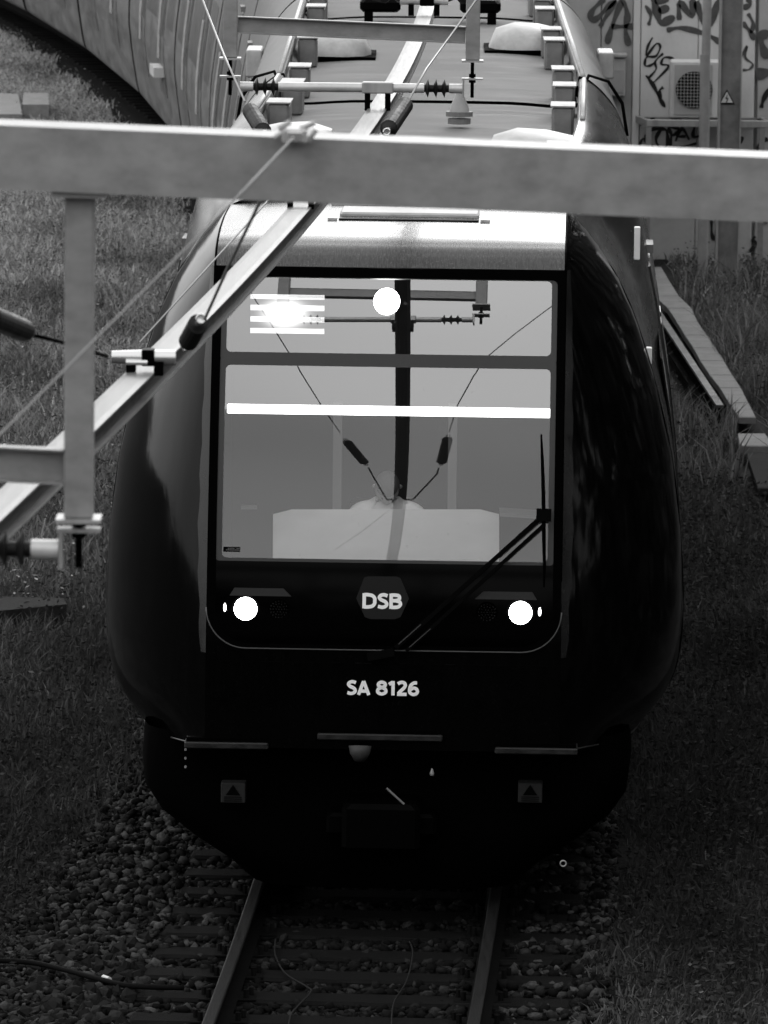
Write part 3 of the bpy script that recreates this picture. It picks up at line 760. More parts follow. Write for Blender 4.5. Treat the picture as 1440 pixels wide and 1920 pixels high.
# dashboard cowl, pale, sloping toward the glass
vs, fs = [], []; inv = TF.inverted()
rows = [(955, 38.35), (963, 38.28), (985, 38.1), (1015, 37.92), (1040, 37.78), (1049, 37.74)]
for py, Y in rows:
    xa = (inv @ P(512, py, Y)); xb = (inv @ P(936, py, Y))
    for i in range(13):
        t = i / 12; p = xa.lerp(xb, t); e = min(t, 1 - t); p.z -= .03 * max(0, 1 - e * 14) ** 2; vs.append(TF @ p)
n = 13
for j in range(len(rows) - 1):
    for i in range(12): fs.append((j * n + i, j * n + i + 1, (j + 1) * n + i + 1, (j + 1) * n + i))
k = len(vs)
for j in (0, len(rows) - 1):
    for i in range(13): v = vs[j * n + i]; vs.append(Vector((v.x, v.y, v.z - .5)))
for i in range(12): fs.append((i, i + 1, k + i + 1, k + i)); fs.append(((len(rows) - 1) * n + i + 1, (len(rows) - 1) * n + i, k + n + i, k + n + i + 1))
d_ = build('dashboard', vs, fs, M_dash, train, smooth=False); autosmooth(d_, 30)
a, b = inv @ P(937, 960, 38.35), inv @ P(1036, 966, 38.35)
q = MB(TF); q.bar(a, b, .25, .02); q.build('side_shelf', M_cabpost, train)
q = MB(TF); q.bar(inv @ P(452, 951, 38.5), inv @ P(482, 951, 38.5), .06, .02); q.build('cab_switch_panel', M_cabpost, train)
# cab tube light across the whole width, behind the glass
a, b = inv @ P(412, 767, 37.99), inv @ P(1033, 771, 37.99); q = MB(TF); q.box(-1.0, 1.0, a.y, a.y + .03, (a.z + b.z) / 2 - .030, (a.z + b.z) / 2 + .026, .004); q.build('cab_light', E_strip, train)
# destination display: four lit rows of dots
M_disp = bpy.data.materials.new('dot_matrix_display'); M_disp.use_nodes = True
n, l = M_disp.node_tree.nodes, M_disp.node_tree.links; b = n['Principled BSDF']; b.inputs['Base Color'].default_value = (.02, .02, .02, 1)
t = n.new('ShaderNodeTexCoord'); sp = n.new('ShaderNodeSeparateXYZ'); l.new(t.outputs['Object'], sp.inputs[0])
def mth(op, a, b=None, c=None):
    m = n.new('ShaderNodeMath'); m.operation = op
    for i, v in enumerate((a, b, c)):
        if v is None: continue
        if isinstance(v, (int, float)): m.inputs[i].default_value = v
        else: l.new(v, m.inputs[i])
    return m.outputs[0]
px_ = mth('PINGPONG', sp.outputs['X'], .0033); dz_ = mth('PINGPONG', sp.outputs['Z'], .0033)
dot = mth('MULTIPLY', mth('GREATER_THAN', px_, .0009), mth('GREATER_THAN', dz_, .0009))
zr = mth('MODULO', mth('ADD', sp.outputs['Z'], 0.0), .0715); row = mth('LESS_THAN', zr, .034)
cxn = mth('MULTIPLY', sp.outputs['X'], 1 / .17); cx2 = mth('MULTIPLY', mth('ADD', sp.outputs['X'], .02), 6.5); cz2 = mth('MULTIPLY', mth('SUBTRACT', sp.outputs['Z'], .125), 10.0)
r2 = mth('ADD', mth('MULTIPLY', cx2, cx2), mth('MULTIPLY', cz2, cz2)); hot = mth('POWER', 2.718, mth('MULTIPLY', r2, -2.6))
st = mth('ADD', mth('MULTIPLY', mth('MULTIPLY', dot, row), 1.0), mth('MULTIPLY', hot, 2.4))
b.inputs['Emission Color'].default_value = (1, 1, 1, 1); l.new(st, b.inputs['Emission Strength'])
a, c_ = inv @ P(470, 551, 38.18), inv @ P(608, 626, 38.18)
vs = [TF @ Vector(v) for v in ((a.x, a.y, c_.z), (c_.x, a.y, c_.z), (c_.x, a.y, a.z), (a.x, a.y, a.z), (a.x, a.y + .05, c_.z), (c_.x, a.y + .05, c_.z), (c_.x, a.y + .05, a.z), (a.x, a.y + .05, a.z))]
o = build('destination_display', vs, [(0, 1, 2, 3), (5, 4, 7, 6), (4, 0, 3, 7), (1, 5, 6, 2), (3, 2, 6, 7), (4, 5, 1, 0)], None, train, mats=[M_disp, M_black], fmat=[0, 1, 1, 1, 1, 1])
# ---- lamps
def disc(x, z, r, off, name, m, parent, depth=.02, n=28):
    t = tilt(z); c = SF_(x, z, off); vs, fs = [], []
    for o_ in (0, -depth):
        for k in range(n):
            a = 2 * pi * k / n; vs.append(TF @ (c + Vector((r * cos(a), -o_ * 1, r * sin(a)))))
    vs2 = [Vector(v) for v in vs]; fs = [tuple(range(n - 1, -1, -1)) if False else tuple(range(n))] + [(k, n + k, n + (k + 1) % n, (k + 1) % n) for k in range(n)]
    return build(name, vs2, fs, m, parent)
for px, py in ((460, 1143), (976, 1148)):
    x, z = N_(px, py); s = -1 if x < 0 else 1
    ho = disc(x, z, .086, .006, 'headlight_housing', M_black, train, .05)
    disc(x, z, .0705, .016, 'headlight', E_lamp, train, .03)
    # tail lamp: a round cluster of small dark lenses
    tx = x - s * .205; o = disc(tx, z, .066, .008, 'tail_lamp', M_mask, train, .02); q = MB(TF)
    for ring_i, (rr, nn) in enumerate(((0, 1), (.017, 6), (.034, 12), (.050, 16))):
        for k in range(nn):
            aa = 2 * pi * k / nn; cc = SF_(tx + rr * cos(aa), z + rr * sin(aa), .012); q.tube([cc, cc + Vector((0, -.008, 0))], [.0058, .003], 6)
    tag(q.build('lamp_lens', mat('tail_lens', .01, .25, spec=.3), o), kind='stuff')
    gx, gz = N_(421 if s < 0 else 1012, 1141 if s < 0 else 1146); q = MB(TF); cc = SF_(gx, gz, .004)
    q.tube([cc + Vector((0, 0, -.028)), cc + Vector((0, -.003, -.012)), cc + Vector((0, -.003, .012)), cc + Vector((0, 0, .028))], [.002, .0085, .0085, .002], 8); q.build('side_glint', E_glint, train, True)  # small glint beside the headlight, made as a glowing sliver
    # hood over the lamp cluster
    q = MB(TF); za = z + .075
    for (xa, xb, zz, hh) in ((x + s * .10, x - s * .28, z + .095, .032),):
        p = [SF_(xa, zz - hh / 2, .02), SF_(xb, zz - hh / 2, .02), SF_(xb + s * .05, zz + hh, .004), SF_(xa - s * .03, zz + hh, .004)]
        q.add(p + [v + Vector((0, .02, 0)) for v in p], [(0, 1, 2, 3), (7, 6, 5, 4), (0, 4, 5, 1), (3, 2, 6, 7), (1, 5, 6, 2), (0, 3, 7, 4)])
    q.build('lamp_hood', mat('lamp_hood_paint', .008, .35, spec=.15), train)
cx_, cz_ = N_(725, 566); p = inv @ P(725, 566, 38.1)
q = MB(TF); q.tube([(p.x, p.y, p.z), (p.x, p.y + .04, p.z)], .081, 28); q.build('top_headlight', E_lamp, train)
# ---- badge and lettering
GLY = {
 'D': (.72, [[(.1, 0), (.1, 1)], [(.1, .9), (.3, .9), (.5, .84), (.61, .68), (.62, .5), (.61, .32), (.5, .16), (.3, .1), (.1, .1)]]),
 'S': (.60, [[(.52, .84), (.36, .91), (.2, .87), (.12, .73), (.22, .58), (.40, .47), (.49, .31), (.42, .15), (.26, .09), (.06, .15)]]),
 'B': (.66, [[(.1, 0), (.1, 1)], [(.1, .9), (.32, .9), (.48, .84), (.49, .63), (.32, .54), (.1, .54)], [(.3, .54), (.50, .47), (.56, .30), (.46, .14), (.3, .1), (.1, .1)]]),
 'A': (.72, [[(.07, 0), (.34, .96)], [(.34, .96), (.63, 0)], [(.16, .27), (.54, .27)]]),
 '8': (.64, [[(.31, .54), (.15, .64), (.14, .81), (.31, .91), (.48, .81), (.47, .64), (.31, .54), (.12, .42), (.10, .21), (.31, .09), (.52, .21), (.50, .42), (.31, .54)]]),
 '1': (.46, [[(.06, .76), (.26, .93)], [(.28, 1), (.28, 0)]]),
 '2': (.62, [[(.08, .80), (.22, .91), (.40, .90), (.49, .74), (.42, .54), (.24, .32), (.10, .12)], [(.05, .09), (.56, .09)]]),
 '6': (.64, [[(.50, .90), (.32, .88), (.16, .70), (.10, .42), (.13, .2), (.31, .09), (.49, .18), (.52, .36), (.42, .51), (.26, .52), (.12, .38)]]),
 ' ': (.30, [])}
def text(name, s, x, z, off, h, width, m, parent, sw=.235):
    tot = sum(GLY[c][0] for c in s); kx = width / tot; q = MB(TF); cur = -width / 2; n_ = 0
    for c in s:
        w, strokes = GLY[c]
        for st in strokes:
            if len(st) > 2:
                f = []
                for i in range(len(st) - 1):
                    a = st[max(i - 1, 0)]; b, d = st[i], st[i + 1]; e = st[min(i + 2, len(st) - 1)]
                    for k in range(6):
                        t = k / 6; f.append(tuple(.5 * (2 * b[j] + (d[j] - a[j]) * t + (2 * a[j] - 5 * b[j] + 4 * d[j] - e[j]) * t * t + (3 * b[j] - a[j] - 3 * d[j] + e[j]) * t ** 3) for j in (0, 1)))
                f.append(st[-1])
            else: f = st
            P2 = [(cur + p[0] * kx, (p[1] - .5) * h) for p in f]; L_, R_ = [], []; n_ += 1; oo = off + n_ * .0004
            for i, p in enumerate(P2):
                a, b = P2[max(i - 1, 0)], P2[min(i + 1, len(P2) - 1)]; dx_, dz_ = b[0] - a[0], b[1] - a[1]; l_ = math.hypot(dx_, dz_) or 1; nx_, nz_ = -dz_ / l_ * h * sw / 2, dx_ / l_ * h * sw / 2
                L_.append(SF_(x + p[0] + nx_, z + p[1] + nz_, oo)); R_.append(SF_(x + p[0] - nx_, z + p[1] - nz_, oo))
            k = len(P2); q.add(L_ + R_, [(k + i, k + i + 1, i + 1, i) for i in range(k - 1)])
        cur += w * kx
    return q.build(name, m, parent)
xa, za = N_(717, 1127)
bx = [(668, 1122), (683, 1083), (690, 1081), (744, 1081), (751, 1084), (767, 1122), (751, 1157), (740, 1161), (694, 1161), (684, 1157)]
vs = [TF @ SF_(*N_(*p_), .010) for p_ in bx] + [TF @ SF_(*N_(*p_), .002) for p_ in bx]; k = len(bx)
badge = build('badge', vs, [tuple(range(k))] + [(i, k + i, k + (i + 1) % k, (i + 1) % k) for i in range(k)], M_badge, train)
text('lettering', 'DSB', xa, za, .013, .092, .248, M_white, badge)
xa, za = N_(718, 1290); text('fleet_number', 'SA 8126', xa, za, .004, .088, .45, M_white, train)
# windscreen sticker
xa, za = N_(418, 1036); xb, zb = N_(450, 1027)
q = MB(); vs = [TF @ SF_(x, z, .003) for x, z in ((xa, za), (xb, za), (xb, zb), (xa, zb))]; st_ = build('windscreen_sticker', vs, [(0, 1, 2, 3)], M_ink, train)
for j in range(2):
    q = MB(TF)
    for i in range(9):
        if random.random() < .15: continue
        x0_ = xa + .006 + i * .0108; zz = zb - .011 - j * .010; q.add([SF_(x0_, zz, .005), SF_(x0_ + .008, zz, .005), SF_(x0_ + .008, zz + .004, .005), SF_(x0_, zz + .004, .005)], [(0, 1, 2, 3)])
    tag(q.build('print_line', M_cabpost, st_), kind='stuff')
# ---- wiper
def arm(pa, pb, oa, ob, w, nm, par, m=M_black):
    a = SF_(*N_(*pa), oa); b = SF_(*N_(*pb), ob); q = MB(TF); q.bar(a, b, w, w * .8, up=(0, -1, .2)); return q.build(nm, m, par)
M_armlight = mat('arm_highlight_tone', .04, .5)  # highlight on the wiper arms, put in as paler strips
wroot = arm((690, 1232), (740, 1222), .03, .05, .05, 'wiper', train)
arm((742, 1214), (1010, 975), .05, .085, .027, 'wiper_arm', wroot); arm((762, 1220), (1022, 983), .05, .085, .022, 'wiper_arm', wroot)
arm((748, 1207), (790, 1170), .068, .072, .006, 'arm_highlight', wroot, M_armlight); arm((768, 1213), (808, 1178), .068, .072, .005, 'arm_highlight', wroot, M_armlight)
arm((1006, 966), (1034, 967), .09, .09, .075, 'blade_carrier', wroot)
q = MB(TF); q.tube([SF_(*N_(x_, y_), .03) for x_, y_ in ((1015, 815), (1017, 860), (1019, 920), (1020, 1000), (1021, 1060), (1020, 1100))], [.006, .011, .014, .014, .011, .006], 6); q.build('wiper_blade', M_rubber, wroot)
# ---- lower front: steps, coupler, plough, stickers
vs, fs = [], []
AP = [(1.06, 1.53, .42), (.85, 1.54, .38), (.68, 1.52, .34), (.54, 1.42, .30), (.38, 1.20, .28), (.24, .98, .30), (.12, .86, .36)]
for z, w, y in AP:
    for i in range(25):
        u = -1 + 2 * i / 24; x = w * sin(u * pi / 2) ; vs.append(TF @ Vector((x, y + .9 * (1 - sqrt(max(0, 1 - abs(u) ** 3.2))), z)))
for j in range(len(AP) - 1):
    for i in range(24): fs.append((j * 25 + i + 1, j * 25 + i, (j + 1) * 25 + i, (j + 1) * 25 + i + 1))
build('front_apron', vs, fs, M_dark, train, smooth=True)
M_tread = mat('worn_step_tread', .018, .45, var=.6, scale=20, stretch=(.5, 6, 1))
for x0_, x1_, yy in ((345, 503, 1390), (595, 830, 1373), (928, 1083, 1397)):
    a = inv @ P(x0_, yy, 37.35); b = inv @ P(x1_, yy, 37.35); q = MB(TF); q.box(a.x, b.x, .03, .30, (a.z + b.z) / 2 - .05, (a.z + b.z) / 2 - .012, .006); st = q.build('step', M_tread, train)
    q = MB(TF); q.box(a.x + .01, b.x - .01, .06, .10, (a.z + b.z) / 2 - .012, (a.z + b.z) / 2 + .01); q.build('step_edge', M_dark, st)
for px in (437, 994):
    a = inv @ P(px - 23, 1505, 37.50); b = inv @ P(px + 23, 1469, 37.50); q = MB(TF); q.box(a.x, b.x, a.y, a.y + .12, a.z, b.z, .004); sk = q.build('warning_plate', M_sticker, train)
    cx_ = (a.x + b.x) / 2; q = MB(TF); y_ = a.y - .004
    q.add([(cx_ - .045, y_, a.z + .048), (cx_ + .045, y_, a.z + .048), (cx_, y_, b.z - .008)], [(0, 1, 2)])
    for j in range(3): q.add([(a.x + .02, y_, a.z + .01 + j * .012), (b.x - .02, y_, a.z + .01 + j * .012), (b.x - .02, y_, a.z + .016 + j * .012), (a.x + .02, y_, a.z + .016 + j * .012)], [(0, 1, 2, 3)])
    tag(q.build('warning_print', M_ink, sk), kind='stuff')
q = MB(TF); q.box(-.24, .24, -.02, .45, .42, .72, .03); q.box(-.34, .34, .1, .5, .5, .64, .02); cp = q.build('coupler', M_black, train)
a = inv @ P(675, 1412, 37.25); q = MB(TF); q.tube([a + Vector((0, 0, .045)), a + Vector((0, -.01, 0)), a + Vector((0, 0, -.04))], [.070, .062, .040], 12); q.build('coupler_cap', mat('dull_cap', .045, .5), cp, True)
a = inv @ P(725, 1478, 37.25); b = inv @ P(758, 1508, 37.2); q = MB(TF); q.tube([a, b], .007, 6); q.build('coupler_handle', mat('worn_handle', .12, .4), cp)
a = inv @ P(810, 1450, 37.3); q = MB(TF); q.tube([a + Vector((0, 0, .03)), a, a - Vector((0, 0, .012))], [.004, .014, .012], 8); q.build('coupler_pin', M_galv, cp)
a = inv @ P(1056, 1619, 37.4); q = MB(TF); q.tube([a + Vector((.018 * cos(t_ * pi / 8), 0, .018 * sin(t_ * pi / 8))) for t_ in range(17)], .005, 6, False); q.build('towing_ring', M_galv2, train)
for yy in (1405, 1421, 1437):
    a = inv @ P(348, yy, 37.5); q = MB(TF); q.tube([a, a + Vector((0, -.02, 0))], .008, 6); q.build('bolt', M_galv, train)
# small mirrors / marker strips on the right flank of the first carriage
for (px, pa_, pb_, Y) in ((1195, 425, 487, 43.9), (1195, 617, 648, 41.2)):
    Y = 40.6
    while True:
        m_ = inv @ P(px, (pa_ + pb_) / 2, Y)
        if (m_.z < 4.4 and m_.x <= secx(m_.z) + .01) or Y > 60: break
        Y += .02
    a = inv @ P(px, pa_, Y); b = inv @ P(px, pb_, Y)
    if pa_ > 600: a = Vector((secx_nose(a.z) + .02, 2.35, a.z)); b = Vector((secx_nose(b.z) + .02, 2.35, b.z))
    q = MB(TF); q.box(a.x - .02, a.x + .02, a.y - .03, a.y + .03, b.z, a.z, .005); q.build('marker_strip', M_white, C0)
T2 = T1
for z_, y_ in ((3.98, 7.2),):
    q = MB(T1); q.box(secx(z_) - .02, secx(z_) + .12, y_, y_ + .55, z_ - .10, z_ + .13, .01); q.build('door_motor_cover', M_fairing, C1)
    q = MB(T1); q.box(-secx(z_) - .12, -secx(z_) + .02, y_, y_ + .55, z_ - .12, z_ + .12, .01); q.build('door_motor_cover', M_fairing, C1)
# pantograph on the roof further back
pp = T1.inverted() @ G(790, 8, 4.4); roof_unit(T1, C1, min(pp.y, 9.2) - .3)

q = MB(T0); q.tube([(-1.13, 9.86, 4.3), (-1.2, 9.9, 4.47), (-1.35, 9.97, 4.42), (-1.46, 10.02, 4.25), (-1.5, 10.05, 4.0)], .013, 8); q.build('jumper_cable', M_hose, C0, True)
q = MB(T0); q.tube([(1.13, 9.86, 4.3), (1.2, 9.9, 4.47), (1.35, 9.97, 4.42), (1.46, 10.02, 4.25), (1.5, 10.05, 4.0)], .013, 8); q.build('jumper_cable', M_hose, C0, True)
# ------------------------------------------------------------------ driver
def skin(name, verts, edges, radii, m, parent, sub=2):
    me = bpy.data.meshes.new(name); me.from_pydata([Vector(v) for v in verts], edges, [])
    o = bpy.data.objects.new(name, me); COL.objects.link(o)
    md = o.modifiers.new('skin', 'SKIN')
    for i, r in enumerate(radii): me.skin_vertices[0].data[i].radius = (r, r) if not isinstance(r, tuple) else r
    me.skin_vertices[0].data[0].use_root = True
    sb = o.modifiers.new('sub', 'SUBSURF'); sb.levels = sub; sb.render_levels = sub
    dg = bpy.context.evaluated_depsgraph_get(); ev = bpy.data.meshes.new_from_object(o.evaluated_get(dg))
    bpy.data.objects.remove(o)
    ev.materials.clear(); ev.materials.append(m); ev.polygons.foreach_set('use_smooth', [True] * len(ev.polygons))
    c = Vector(verts[0]); 
    for v in ev.vertices: v.co -= c
    q = bpy.data.objects.new(name, ev); q.location = c; COL.objects.link(q)
    if parent: setparent(q, parent)
    return q
hp = P(726, 914, 38.85)                                    # the head
dx, dy, hz = hp.x, hp.y, hp.z
drv = empty('person', (dx, dy + .2, 1.25), 'train driver in a white shirt bent over the desk behind the windscreen', 'person')
sh = hz - .115
bodyv = [(dx, dy + .22, sh - .62), (dx, dy + .20, sh - .42), (dx, dy + .15, sh - .20), (dx, dy + .08, sh - .04), (dx, dy + .02, sh + .02),
         (dx - .19, dy + .06, sh - .05), (dx - .29, dy - .02, sh - .25), (dx - .20, dy - .24, sh - .30),
         (dx + .19, dy + .06, sh - .05), (dx + .29, dy - .02, sh - .25), (dx + .20, dy - .24, sh - .30),
         (dx - .10, dy - .05, sh - .64), (dx - .14, dy - .30, sh - .66), (dx - .14, dy - .34, sh - 1.02),
         (dx + .10, dy - .05, sh - .64), (dx + .14, dy - .30, sh - .66), (dx + .14, dy - .34, sh - 1.02)]
skin('body', bodyv, [(0, 1), (1, 2), (2, 3), (3, 4), (3, 5), (5, 6), (6, 7), (3, 8), (8, 9), (9, 10), (0, 11), (11, 12), (12, 13), (0, 14), (14, 15), (15, 16)],
     [(.15, .12), (.14, .11), (.155, .115), (.10, .085), (.062, .062), .075, .055, .045, .075, .055, .045, .085, .075, .055, .085, .075, .055], M_cloth, drv)
def head():
    vs, fs = [], []; nu, nv = 20, 16
    for j in range(nv + 1):
        t = pi * j / nv
        for i in range(nu):
            p_ = 2 * pi * i / nu; x = sin(t) * cos(p_) * .077; y = sin(t) * sin(p_) * .095; z = cos(t) * .115
            if z < 0: x *= 1 + z * 2.2; y = y * (1 + z * 1.4) - .008
            if y < 0:                                      # the face looks along -y
                y -= .020 * math.exp(-((x / .014) ** 2 + ((z + .005) / .022) ** 2))          # nose
                y += .010 * (math.exp(-(((x - .030) / .015) ** 2 + ((z - .020) / .012) ** 2)) + math.exp(-(((x + .030) / .015) ** 2 + ((z - .020) / .012) ** 2)))  # eye sockets
                y -= .005 * math.exp(-((x / .024) ** 2 + ((z + .045) / .009) ** 2))           # lips
            vs.append(Vector((x, y, z)))
    for j in range(nv):
        for i in range(nu): q_ = (i + 1) % nu; fs.append((j * nu + i, (j + 1) * nu + i, (j + 1) * nu + q_, j * nu + q_))
    R = Matrix.Translation((dx, dy - .03, hz)) @ Matrix.Rotation(radians(58), 4, 'X')
    h = build('head', [R @ v for v in vs], fs, M_skin, drv, smooth=True)
    hv = [R @ (v * 1.06 + Vector((0, .006, .004))) for v in vs]; keep = []
    for f in fs:
        c = sum((vs[i] for i in f), Vector()) / 4
        if c.z > .045 or (c.y > -.015 and c.z > -.07): keep.append(f)
    build('hair', hv, keep, M_hair, h, smooth=True)
    for s in (-1, 1):
        q = MB(R); q.tube([(s * .076, .01, -.02), (s * .083, .012, 0), (s * .078, .01, .022)], [.008, .014, .009], 8); q.build('ear', M_skin, h, True)
        q = MB(R); q.tube([(s * .03, -.078, .02), (s * .03, -.088, .02)], [.007, .004], 8); q.build('eye', M_ink, h, True)
head()
def hand(s):
    w = Vector((dx + s * .20, dy - .24, sh - .30)); q_v = [w, w + Vector((-s * .02, -.07, -.01)), w + Vector((-s * .03, -.10, -.012))]; e = [(0, 1), (1, 2)]; r = [.026, .03, .024]
    for k in range(4):
        o_ = Vector(((k - 1.5) * .02, 0, 0)); a = len(q_v); L_ = (.030, .036, .034, .026)[k]
        q_v += [q_v[1] + o_ + Vector((0, -.03, 0)), q_v[1] + o_ + Vector((0, -.03 - L_, -.006)), q_v[1] + o_ + Vector((0, -.03 - 1.7 * L_, -.026))]; e += [(1, a), (a, a + 1), (a + 1, a + 2)]; r += [.010, .009, .008]
    a = len(q_v); q_v += [w + Vector((-s * .045, -.05, 0)), w + Vector((-s * .06, -.085, -.01))]; e += [(0, a), (a, a + 1)]; r += [.012, .009]
    skin('hand', q_v, e, r, M_skin, drv, 1)
hand(-1); hand(1)
# seat
seat = empty('driver_seat', (dx, dy + .3, 1.2), 'dark driver seat behind the driver in the cab', 'seat')
q = MB(); q.box(dx - .25, dx + .25, dy - .05, dy + .42, sh - .86, sh - .74, .03); q.build('seat_cushion', M_cab, seat)
q = MB(); q.box(dx - .24, dx + .24, dy + .42, dy + .52, sh - .78, sh - .02, .03); q.build('backrest', M_cab, seat)
q = MB(); q.box(dx - .06, dx + .06, dy + .1, dy + .3, 1.2, sh - .86); q.build('pedestal', M_cab, seat)

# ------------------------------------------------------------------ overhead line: rigid conductor rail
CP = [(p.y, p.x) for p in (G(10, 913, 5.15), G(130, 820, 5.15), G(255, 713, 5.15), G(370, 590, 5.15), G(480, 481, 5.15), G(580, 385, 5.15), G(735, 165, 5.15), G(750, 115, 5.15), G(772, 80, 5.15), G(802, 10, 5.15))] + [(50, .38), (58, .42), (13, -1.83), (16, -1.52)]
_cy = np.linspace(13, 60, 95); _k = np.polyfit([p[0] for p in CP], [p[1] for p in CP], 4)
def cond_x(y): return float(np.polyval(_k, y))
ZC = 5.15
cond = empty('overhead_conductor', (cond_x(35), 35, ZC), 'long shiny overhead conductor bar running diagonally above the train', 'conductor rail')
def sweep(prof, name, m, z0_):
    vs, fs = [], []; k = len(prof)
    for y in _cy:
        d = Vector((cond_x(y + .05) - cond_x(y - .05), .1, 0)).normalized(); r = Vector((d.y, -d.x, 0)); c = Vector((cond_x(y), y, z0_))
        for x, z in prof: vs.append(c + r * x + Vector((0, 0, z)))
    for j in range(len(_cy) - 1):
        for i in range(k): q_ = (i + 1) % k; fs.append((j * k + q_, j * k + i, j * k + k + i, j * k + k + q_))
    return build(name, vs, fs, m, cond)
M_web = mat('dark_aluminium_web', .03, .6, metal=.1, var=.3, scale=6, stretch=(9, .5, 3))  # web toned darker than the top flange
sweep([(-.054, 0), (-.054, -.007), (.054, -.007), (.054, 0), (.03, .002), (-.03, .002)], 'top_flange', M_alu, ZC)
sweep([(-.014, -.0075), (-.020, -.080), (.020, -.080), (.014, -.0075)], 'web', M_web, ZC)
sweep([(-.046, -.0805), (-.050, -.088), (.050, -.088), (.046, -.0805)], 'bottom_lip', mat('dull_aluminium', .09, .6, var=.3), ZC)
sweep([(-.034, -.0885), (-.034, -.100), (-.012, -.112), (.012, -.112), (.034, -.100), (.034, -.0885)], 'contact_wire', M_dark, ZC)

def lerp_tube(a, b, cuts, rads, n=12):
    a, b = Vector(a), Vector(b); return [a.lerp(b, c) for c in cuts], rads
def sheds(name, a, b, par, r0=.022, r1=.054, k=3):
    a, b = Vector(a), Vector(b); pts, rr = [a], [r0]
    for i in range(k):
        t = (i + .5) / k
        pts += [a.lerp(b, t - .12), a.lerp(b, t - .01), a.lerp(b, t + .045)]; rr += [r0, r1, r0]
    pts.append(b); rr.append(r0); q = MB(); q.tube(pts, rr, 16); o = q.build(name, M_insul, par); autosmooth(o, 25); return o
def gantry(Y, xl, xr, zpost, zrod, label, tiltz=.0, heading=0, near=False, beam=None):
    g = empty('overhead_gantry', ((xl + xr) / 2, Y, -.3), label, 'gantry', 'gantries that carry the overhead conductor')
    if beam: (a, b, hh) = beam
    else: a, b, hh = Vector((-4.2, Y, 7.05)), Vector((4.6, Y, 6.95)), .2
    q = MB(); q.bar(a, b, .2, hh); bm_ = q.build('beam', M_galv, g)
    for p in (a, b):
        q = MB(); s = -1 if p.x < 0 else 1; q.box(p.x - .11 + s * .0, p.x + .11, Y + .11 if False else p.y - .11, p.y + .11, -.35, p.z - hh / 2 - .003); q.build('mast', M_galv, g)
    for x in (xl, xr):
        t = (x - a.x) / (b.x - a.x); zt = a.z + (b.z - a.z) * t - hh / 2 - .002; yb = a.y + (b.y - a.y) * t
        q = MB(); q.box(x - .040, x + .040, yb - .042, yb + .042, zpost, zt, .004); q.build('drop_post', M_galv, g)
        q = MB(); q.box(x - .062, x + .062, yb - .06, yb + .06, zpost - .012, zpost - .001); q.build('post_plate', M_galv2, g)
        q = MB(); q.box(x - .075, x + .075, yb - .085, yb + .085, zt - .014, zt - .001); q.build('weld_plate', M_galv, g)
        q = MB(); q.tube([(x, yb, zpost - .013), (x, yb, zrod + .02 - .07)], .010, 8); q.tube([(x, yb, zrod + .065), (x, yb, zrod + .085)], .022, 6); q.tube([(x, yb, zrod + .035), (x, yb, zrod + .05)], .022, 6); q.build('threaded_rod', M_dark, g)
    ya = a.y + (b.y - a.y) * (xl - a.x) / (b.x - a.x); yb = a.y + (b.y - a.y) * (xr - a.x) / (b.x - a.x)
    A_, B_ = Vector((xl, ya, zrod)), Vector((xr, yb, zrod - .0))
    # cross channel between the drop posts: web with two lips
    zc_ = zpost + .165; q = MB(); tz = .045
    p1, p2 = Vector((xl + .042, ya, zc_ + tz * .5)), Vector((xr - .042, yb, zc_ - tz * .5))
    q.bar(p1, p2, .006, .085); q.bar(p1 + Vector((0, -.018, .046)), p2 + Vector((0, -.018, .046)), .05, .006); q.bar(p1 + Vector((0, -.018, -.046)), p2 + Vector((0, -.018, -.046)), .05, .006)
    q.build('cross_channel', M_galv, g)
    # angle brackets at both ends
    for x, y_, s in ((xl, ya, 1), (xr, yb, -1)):
        q = MB(); q.box(x - .06, x + .06, y_ - .03, y_ + .03, zrod + .052, zrod + .062); e = x + s * .045; q.box(min(e, e + s * .01), max(e, e + s * .01), y_ - .03, y_ + .03, zrod - .05, zrod + .0515); q.build('bracket', M_galv2, g)
    u = (B_ - A_).normalized(); Lr = (B_ - A_).length; at = lambda d: A_ + u * d
    q = MB(); q.tube([at(.056), at(.132)], .028, 14); q.tube([at(Lr - .132), at(Lr - .056)], .028, 14); [autosmooth(o_, 40) for o_ in q.each('end_tube', M_tube, g)]
    sheds('insulator', at(.133), at(.275), g); sheds('insulator', at(Lr - .275), at(Lr - .133), g)
    q = MB(); q.tube([at(.276), at(Lr - .276)], .028, 14); autosmooth(q.build('support_tube', M_tube, g), 40)
    cx = cond_x((ya + yb) / 2); tt = (cx - xl); c = at(tt)
    q = MB(); q.box(c.x - .09, c.x + .09, c.y - .035, c.y + .035, c.z - .031, c.z + .034, .006)
    q.build('clamp', M_galv2, g)
    q = MB()
    for s in (-1, 1): q.box(c.x + s * .058 - .016, c.x + s * .058 + .016, c.y - .04, c.y + .04, ZC - .012, c.z - .032)
    q.each('clamp_foot', M_black, g); return g
# near gantry: the big beam across the picture
a17, b17 = P(0, 289, 17.0), P(1440, 350, 16.95); dirn = (b17 - a17) / (b17.x - a17.x)
ba = a17 + dirn * (-4.4 - a17.x); bb = b17 + dirn * (4.2 - b17.x)
xr_ = P(149, 700, 17).x
gantry(17, xr_ - 1.37, xr_, P(145, 968, 17).z, P(100, 1030, 17).z, 'galvanised gantry with the thick beam that hides the front of the train roof', near=True, beam=(ba, bb, (P(0, 229, 17) - P(0, 351, 17)).z * .985))
Yf = 35.4
gl_, gr_ = P(432, 90, Yf), P(886, 110, Yf)
gantry(Yf, gl_.x, gr_.x, P(886, 112, Yf).z, P(640, 164, Yf).z, 'pale gantry with two drop posts above the first carriage roof')
